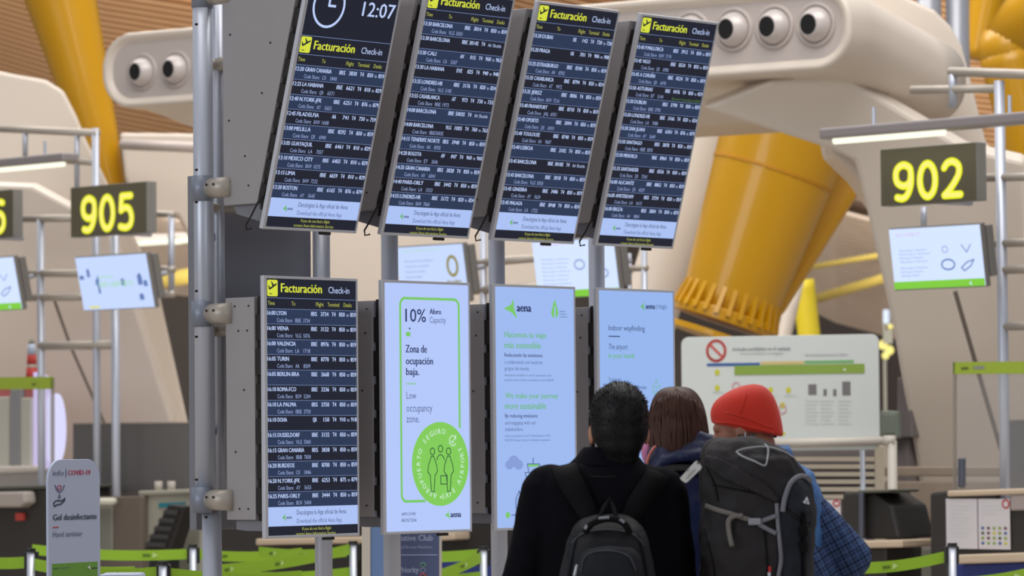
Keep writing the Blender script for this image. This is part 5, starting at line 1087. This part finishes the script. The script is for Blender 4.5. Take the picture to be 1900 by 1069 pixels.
ribbon(tp, 'shoulder_strap', S1, [(1046, 862, 44), (1052, 880, 46), (1068, 910, 44), (1084, 940, 38), (1098, 966, 32)], 40, BPK3, .006, .010)
ribbon(tp, 'shoulder_strap', S1, [(1222, 876, 44), (1212, 896, 46), (1192, 922, 42), (1176, 946, 36), (1166, 968, 30)], 40, BPK3, .006, .010)
W_(tp, 'hang_loop', MB().tube([at(1112, 962, YP - .02), at(1122, 940, YP + .06), at(1131, 926, YP + .08), at(1138, 942, YP + .06), at(1144, 962, YP - .02)], .007, 8), BPK3, smooth=True)
W_(tp, 'zip_pull', MB().cap([at(1070, 1050, YP - .19), at(1066, 1069, YP - .19)], [.004, .005], 8), mat('silver zip pull', (170, 172, 178), .3, .8), smooth=True)

# ---- woman with long brown hair
Y2 = 12.4; t = thing('person', 'person with long brown hair in a quilted navy jacket between the two men', 'person', (at(1262, 900, Y2).x, Y2, 0))
hc = at(1250, 803, Y2) + Vector((-.005, .03, 0)); B = head_basis(38); sh = [at(1180, 905, Y2), at(1345, 905, Y2)]; el = [at(1165, 1060, Y2), at(1362, 1060, Y2)]; wr = [at(1215, 1100, Y2 + .22), at(1320, 1110, Y2 + .22)]; hip = (at(1262, 900, Y2).x, Y2, .9)
body(t, hc, B, sh, el, wr, hip, Y2, .86)
NAVY = mat('quilted navy nylon', (24, 34, 72), .5, bump=.15, bs=90, var=.25, vs=12, c2=(16, 22, 46)); HB = mat('long brown hair', (78, 48, 36), .45, var=.5, vs=26, c2=(34, 20, 15), stretch=(1, 1, .08), spec=.25)
mb = MB().sup(SecPx([(848, 1212, 1312, 0, .09), (868, 1196, 1330, 0, .115), (895, 1178, 1346, 0, .13), (950, 1172, 1352, 0, .14), (1069, 1176, 1350, 0, .14), (1180, 1172, 1354, 0, .145), (1250, 1180, 1346, 0, .14)], Y2), 32, 2.3)
for i, s in ((0, -1), (1, 1)): mb.cap([sh[i], el[i]], [.078, .062]); mb.cap([el[i], wr[i] + Vector((0, -.04, 0))], [.06, .045])
jk = W_(t, 'quilted_jacket', mb, NAVY, remesh=.012, smit=2, disp=(.02, .06)); S4 = Surf(jk, t)
mb = MB(); R1 = [(1212, 850), (1232, 833), (1262, 824), (1296, 822), (1330, 830), (1345, 845)]
for j, (dy_, yo, r0) in enumerate(((-9, -.10, 15), (8, -.12, 14), (24, -.14, 13))): mb.cap([at(p[0], p[1] + dy_, Y2 + yo + abs(i - 2.5) * .012) for i, p in enumerate(R1)], [r0 / 581 * (.8 + .2 * (i % 2)) for i in range(6)], 14)
W_(t, 'hood_collar', mb, NAVY, remesh=.009, smit=1, disp=(.012, .05))
W_(t, 'salmon_lining', MB().tube([Vector(p) for p in catm([at(1200, 866, Y2 - .10), at(1203, 850, Y2 - .115), at(1209, 837, Y2 - .12), at(1216, 829, Y2 - .11)], 4)], .005, 8), mat('salmon lining', (214, 126, 110), .7), smooth=True)
W_(t, 'pink_mask', MB().ball(at(1201, 838, Y2 + .10), .020, .04, .04, 14), mat('pink face mask', (206, 128, 168), .7), smooth=True)
W_(t, 'mask_loop', MB().tube([at(1196, 822, Y2 + .04), at(1204, 810, Y2 + .0)], .0016, 6), mat('pink face mask', 0))
rows = [(717, 1242, 1268, .0, .03), (721, 1226, 1284, 0, .06), (732, 1214, 1296, 0, .085), (750, 1206, 1306, 0, .1), (775, 1203, 1312, -.005, .108), (805, 1202, 1316, -.015, .108), (830, 1203, 1317, -.03, .10), (848, 1208, 1316, -.04, .09), (856, 1216, 1310, -.045, .08)]
hair = W_(t, 'hair', MB().sup(SecPx(rows, Y2), 40, 2.1), HB, smooth=True, sub=1); Hs = Surf(hair, t); rnd = random.Random(2); stn = MB()
for i in range(120):
    f = rnd.uniform(-1, 1); f = math.copysign(abs(f) ** .8, f); pts = []
    top = 717 + 34 * f * f + rnd.uniform(0, 14)
    for k in range(9):
        g = k / 8; py = top + (850 - top) * g; cx = 1255 + 5 * g; hwid = [8, 30, 42, 48, 51, 53, 54, 55, 55, 55, 54, 53, 52, 51, 50][min(14, max(0, int((py - 716) / 10)))]; px = cx + f * hwid * .97 + 2.2 * math.sin(g * 4 + i)
        q = Hs.at(px, py, .002)
        if q: pts.append(q)
    if len(pts) > 4: stn.tube(pts, [.0012] + [.0026 + .0014 * rnd.random()] * (len(pts) - 2) + [.001], 5)
W_(hair, 'hair_strands', stn, HB, smooth=True)['kind'] = 'stuff'
ribbon(t, 'olive_strap', S4, [(1212, 874), (1250, 868), (1300, 870), (1335, 878)], 12, mat('dark olive webbing', (48, 48, 44), .8), .03, .008)
legs(t, hip, mat('blue jeans', (46, 60, 96), .85, var=.3, vs=20), mat('white trainer', (196, 194, 190), .5))

# ---- man in the red beanie
Y3 = 11.95; t = thing('person', 'person in a red beanie with a plaid shirt and blue padded vest, looking down', 'person', (at(1420, 900, Y3).x, Y3, 0))
hc = at(1384, 803, Y3); B = head_basis(70, 14) ; sh = [at(1345, 900, Y3), at(1488, 918, Y3)]; el = [at(1330, 1060, Y3), at(1583, 1036, Y3)]; wr = [at(1370, 1100, Y3 + .22), at(1530, 1085, Y3 + .16)]; hip = (at(1430, 900, Y3).x, Y3, .93)
SK2 = mat('tanned skin', (176, 120, 98), .5, var=.12, vs=14, c2=(150, 96, 78))
body(t, hc, B, sh, el, wr, hip, Y3, 1.0, skin=SK2, eyem=SK2)
P = lambda x, y, z: hc + B @ Vector((x, y, z))
BEAN = mat('orange red jersey knit', (222, 46, 18), .75, bump=.15, bs=260, var=.25, vs=9, c2=(190, 30, 12), sheen=.15)
rs = []
for k, (rx, ry, z, yo) in enumerate([(.083, .100, .0, -.008), (.088, .104, .004, -.008), (.090, .106, .022, -.010), (.090, .106, .045, -.012), (.087, .102, .070, -.016), (.078, .092, .096, -.022), (.060, .072, .116, -.028), (.036, .046, .128, -.032), (.010, .014, .133, -.034)]):
    r = []
    for i in range(40):
        a = 2 * math.pi * i / 40; x, y = rx * math.cos(a), ry * math.sin(a) + yo; wv = .0025 * math.sin(a * 5 + k) if k < 6 else 0
        r.append(P(x * (1 + wv * 6), y, z + .010 + y * .48 * (1 - z / .14) + wv))
    rs.append(r)
bn = W_(t, 'beanie', MB().rings(rs), BEAN, smooth=True, sub=1); SB = Surf(bn, t)
line3(t, 'beanie_fold', SB, [(1328, 783), (1360, 786), (1400, 795), (1434, 803)], 2.6, BEAN, .0); line3(t, 'beanie_fold', SB, [(1345, 765), (1380, 774), (1415, 788), (1436, 794)], 1.8, BEAN, .0); line3(t, 'beanie_seam', SB, [(1386, 730), (1382, 745), (1376, 762), (1371, 774)], .6, mat('beanie seam red', (196, 38, 16), .8), .0)
W_(t, 'beanie_toggle', MB().ball(at(1438, 808, Y3 - .0), .008, seg=8), BPK3)
hr = MB()
for i in range(160):
    px = rnd.uniform(1368, 1402); py = rnd.uniform(804, 824); q = at(px, py, Y3 - .094); d = Vector((rnd.uniform(-.4, .4), -.4, -1)).normalized(); a = d.orthogonal().normalized() * .0012; b = d.cross(a); L_ = .014
    hr.add([q + a, q - a * .5 + b, q - a * .5 - b, q + d * L_], [(0, 1, 3), (1, 2, 3), (2, 0, 3)])
W_(t, 'sideburn_hair', hr, mat('greying dark hair', (62, 54, 52), .6))['kind'] = 'stuff'

W_(t, 'eyebrow', MB().cap([P(.046, .074, .034), P(.024, .086, .038)], [.003, .004], 8), mat('greying dark hair', 0))
W_(t, 'earbud_cable', MB().tube([at(1383, 803, Y3 - .10), at(1382, 815, Y3 - .105), at(1384, 830, Y3 - .1)], .0022, 6), WPR, smooth=True); W_(t, 'earbud', MB().ball(at(1383, 810, Y3 - .092), .004, seg=8), WPR)
PLD = plaid('blue plaid cotton'); VEST = mat('blue padded vest', (72, 118, 178), .5, bump=.1, bs=60, var=.2, vs=10)
mb = MB().sup(SecPx([(840, 1378, 1452, .0, .07), (858, 1352, 1478, 0, .095), (880, 1335, 1510, 0, .12), (920, 1330, 1526, 0, .135), (1000, 1334, 1530, 0, .14), (1069, 1334, 1528, 0, .14), (1180, 1340, 1520, 0, .14), (1240, 1350, 1510, 0, .13)], Y3), 32, 2.3)
W_(t, 'padded_vest', mb, VEST, remesh=.011, smit=2, disp=(.018, .05))
mb = MB().cap([at(1480, 935, Y3), at(1540, 995, Y3), at(1582, 1034, Y3)], [.074, .068, .062]); mb.cap([at(1582, 1034, Y3), at(1560, 1080, Y3 + .06), at(1535, 1090, Y3 + .15)], [.062, .056, .044])
mb.cap([at(1350, 915, Y3), at(1332, 1060, Y3)], [.07, .058]); mb.cap([at(1332, 1060, Y3), wr[0] + Vector((0, -.05, 0))], [.058, .045])
mb.sup(SecPx([(960, 1400, 1500, .0, .12), (1000, 1380, 1518, 0, .146), (1040, 1370, 1540, 0, .150), (1080, 1360, 1552, 0, .150), (1180, 1345, 1560, 0, .15), (1300, 1345, 1560, 0, .14)], Y3), 30, 2.3)
W_(t, 'plaid_shirt', mb, PLD, remesh=.011, smit=2, disp=(.022, .09))
W_(t, 'vest_collar', MB().sup(SecPx([(848, 1374, 1474, .0, .085), (838, 1380, 1470, .0, .082), (826, 1386, 1464, .0, .078), (836, 1392, 1456, 0, .07)], Y3), 30, 2.1), VEST, smooth=True)
legs(t, hip, mat('khaki trousers', (104, 94, 78), .85), mat('brown hiking shoe', (84, 60, 44), .6))

# ---- large hiking pack
YB = 11.52; PK = mat('charcoal ripstop', (46, 42, 43), .7, bump=.25, bs=200, var=.35, vs=7, c2=(34, 32, 36), spec=.25); PKD = mat('blue black pack panel', (32, 35, 44), .65, bump=.2, bs=240, spec=.25); PKG = mat('grey pack trim', (118, 118, 126), .6, bump=.1, bs=300); PKB = mat('warm grey webbing', (112, 106, 100), .7)
tp = thing('hiking_pack', 'large charcoal hiking pack with grey trim and a white luggage tag', 'backpack', (at(1405, 900, YB).x, YB, .72))
mb = MB().sup(SecPx([(812, 1352, 1398, .02, .05), (815, 1330, 1418, .02, .08), (822, 1316, 1436, .02, .105), (834, 1307, 1452, .01, .125), (852, 1302, 1470, .0, .14), (878, 1300, 1490, 0, .15), (905, 1300, 1504, 0, .155), (945, 1302, 1511, 0, .16), (1000, 1302, 1511, 0, .165), (1069, 1301, 1509, 0, .165), (1200, 1304, 1508, 0, .165), (1320, 1312, 1498, 0, .15), (1350, 1330, 1480, 0, .12)], YB), 40, 2.9)
pk = W_(tp, 'main_sack', mb, PK, remesh=.009, smit=2, disp=(.034, .10)); SP_ = Surf(pk, tp)
# lid and lower panels as slightly proud patches of the same shape
def patch(name, pts, m, lift=.010, th=.004, res=7):
    from mathutils.geometry import tessellate_polygon
    xs = [p[0] for p in pts]; ys = [p[1] for p in pts]; G = {}; F_ = []; V = []
    def inside(x, y):
        c = False; n = len(pts)
        for i in range(n):
            (x0, y0), (x1, y1) = pts[i], pts[(i + 1) % n]
            if (y0 > y) != (y1 > y) and x < (x1 - x0) * (y - y0) / (y1 - y0) + x0: c = not c
        return c
    nx = int((max(xs) - min(xs)) / 3) + 1; ny = int((max(ys) - min(ys)) / 3) + 1
    for j in range(ny + 1):
        for i in range(nx + 1):
            x, y = min(xs) + i * 3, min(ys) + j * 3
            if inside(x, y):
                q = SP_.at(x, y, lift)
                if q: G[(i, j)] = len(V); V.append(q)
    for (i, j), k in G.items():
        a, b, c = G.get((i + 1, j)), G.get((i + 1, j + 1)), G.get((i, j + 1))
        if a is not None and b is not None and c is not None: F_.append((k, a, b, c))
    o = W_(tp, name, MB().add(V, F_), m, smooth=True, sol=th); return o
patch('side_pocket', catm([(1458, 944), (1464, 912), (1476, 892), (1490, 886), (1503, 896), (1508, 930), (1508, 975), (1458, 944)], 4), PKD, .006)
patch('lower_panel', [(1445, 940), (1508, 982), (1508, 1100), (1440, 1100)], PKD, .005); patch('compression_flap', [(1306, 842), (1340, 850), (1380, 872), (1425, 898), (1450, 930), (1440, 936), (1400, 915), (1340, 890), (1306, 866)], PK, .010, .006)
ribbon(tp, 'grey_trim', SP_, [(1452, 950), (1456, 925), (1466, 898), (1480, 885), (1494, 884), (1506, 894)], 9, PKG, .009, .004); ribbon(tp, 'main_zipper', SP_, [(1441, 934), (1443, 970), (1447, 1010), (1449, 1040), (1444, 1070), (1440, 1100)], 7, PKG, .009, .004)
ribbon(tp, 'compression_strap', SP_, [(1308, 938), (1330, 946), (1355, 953), (1376, 960), (1392, 965)], 9, PKB, .012, .004); ribbon(tp, 'compression_strap', SP_, [(1408, 969), (1424, 963), (1440, 957)], 8, PKG, .012, .004); ribbon(tp, 'compression_strap', SP_, [(1408, 973), (1424, 982), (1440, 990)], 8, PKG, .012, .004)
ribbon(tp, 'strap_tail', SP_, [(1378, 957), (1362, 958), (1352, 966), (1352, 985), (1358, 1014)], 9, PKB, .016, .004)
c_ = SP_.at(1400, 968, .022); MB_ = MB().box(c_.x - .018, c_.x + .018, c_.y - .006, c_.y + .008, c_.z - .010, c_.z + .010); W_(tp, 'buckle', MB_, mat('pale grey buckle', (150, 150, 156), .4), bevel=.003)
for py in (985, 1015): c_ = SP_.at(1491, py, .014) or at(1491, py, YB - .1); W_(tp, 'side_buckle', MB().box(c_.x - .012, c_.x + .012, c_.y - .008, c_.y + .008, c_.z - .016, c_.z + .016), BPK3, bevel=.004)
ribbon(tp, 'side_strap', SP_, [(1492, 950), (1492, 1000), (1493, 1060), (1494, 1100)], 8, BPK3, .008, .004)
for a_, b_ in (((1312, 870), (1332, 930)), ((1322, 900), (1420, 920)), ((1306, 980), (1330, 1100)), ((1418, 985), (1421, 1100))):
    line3(tp, 'seam', SP_, [a_, ((a_[0] + b_[0]) / 2 + 4, (a_[1] + b_[1]) / 2), b_], 1.3, BPK3, .003)
CRD = mat('pale grey cord', (168, 168, 172), .6); line3(tp, 'elastic_cord', SP_, [(1366, 838), (1384, 832), (1420, 829), (1450, 836), (1474, 850), (1488, 866)], 1.6, CRD, .012); line3(tp, 'elastic_cord', SP_, [(1366, 838), (1376, 846), (1400, 856), (1419, 864), (1424, 850), (1425, 832), (1419, 824)], 1.6, CRD, .012)
for q in ([(1493, 926), (1497, 922), (1500, 928), (1496, 931)], [(1490, 930), (1494, 928), (1496, 935), (1491, 934)], [(1497, 931), (1501, 930), (1502, 936), (1498, 936)]):
    V = [SP_.at(*p, .014) for p in q]
    if all(V): W_(tp, 'paw_print', MB().add(V, [(0, 1, 2, 3)]), WPR, sol=.001)
c_ = SP_.at(1428, 1056, .014); W_(tp, 'red_tab', MB().box(c_.x - .004, c_.x + .004, c_.y - .003, c_.y, c_.z - .008, c_.z + .008), mat('red tab', (190, 40, 34), .6)); c_ = SP_.at(1427, 1066, .014); W_(tp, 'white_tab', MB().box(c_.x - .004, c_.x + .004, c_.y - .003, c_.y, c_.z - .006, c_.z + .006), WPR)
# white luggage tag hanging at the left of the pack
YT = 11.33; TG = [(1262, 887), (1289, 857), (1294, 855), (1302, 866), (1301, 870), (1275, 895), (1271, 896), (1263, 890)]; P0 = [at(*p, YT) for p in TG]
tg = W_(tp, 'luggage_tag', MB().add(P0 + [p + Vector((0, .003, 0)) for p in P0], [tuple(range(8)), tuple(range(8, 16))[::-1]] + [(i, (i + 1) % 8, 8 + (i + 1) % 8, 8 + i) for i in range(8)]), mat('white card tag', (212, 210, 206), .5))
W_(tg, 'tag_loop', MB().tube([at(1294, 861, YT - .003), at(1300, 850, YT), at(1308, 843, YT + .03)], .0018, 6), BPK3)
Mx = MW[tg.name].inverted() @ Matrix.Translation(at(1273, 890, YT - .002)) @ Matrix.Rotation(R(90), 4, 'X') @ Matrix.Rotation(R(46), 4, 'Z')
TAGM = mat('grey tag lettering', (120, 118, 120), .6)
mb = MB()
for i, hgt in enumerate((.9, .5, 1, 1, .6, 1, .7, 1, .6)):
    x = .003 + i * .0043; mb.prism([(x, -.001), (x + .0016, -.001), (x + .0024, .005 * hgt), (x + .0008, .005 * hgt)], 0, .0008)
mb.prism([(.018, .011), (.0195, .011), (.024, .019), (.0225, .019)], 0, .0008); mb.prism([(.023, .019), (.0245, .019), (.029, .011), (.0275, .011)], 0, .0008)
mb.v = [Mx @ p for p in mb.v]; mb.build('tag_print', TAGM, tg)['kind'] = 'stuff'
flush_text()
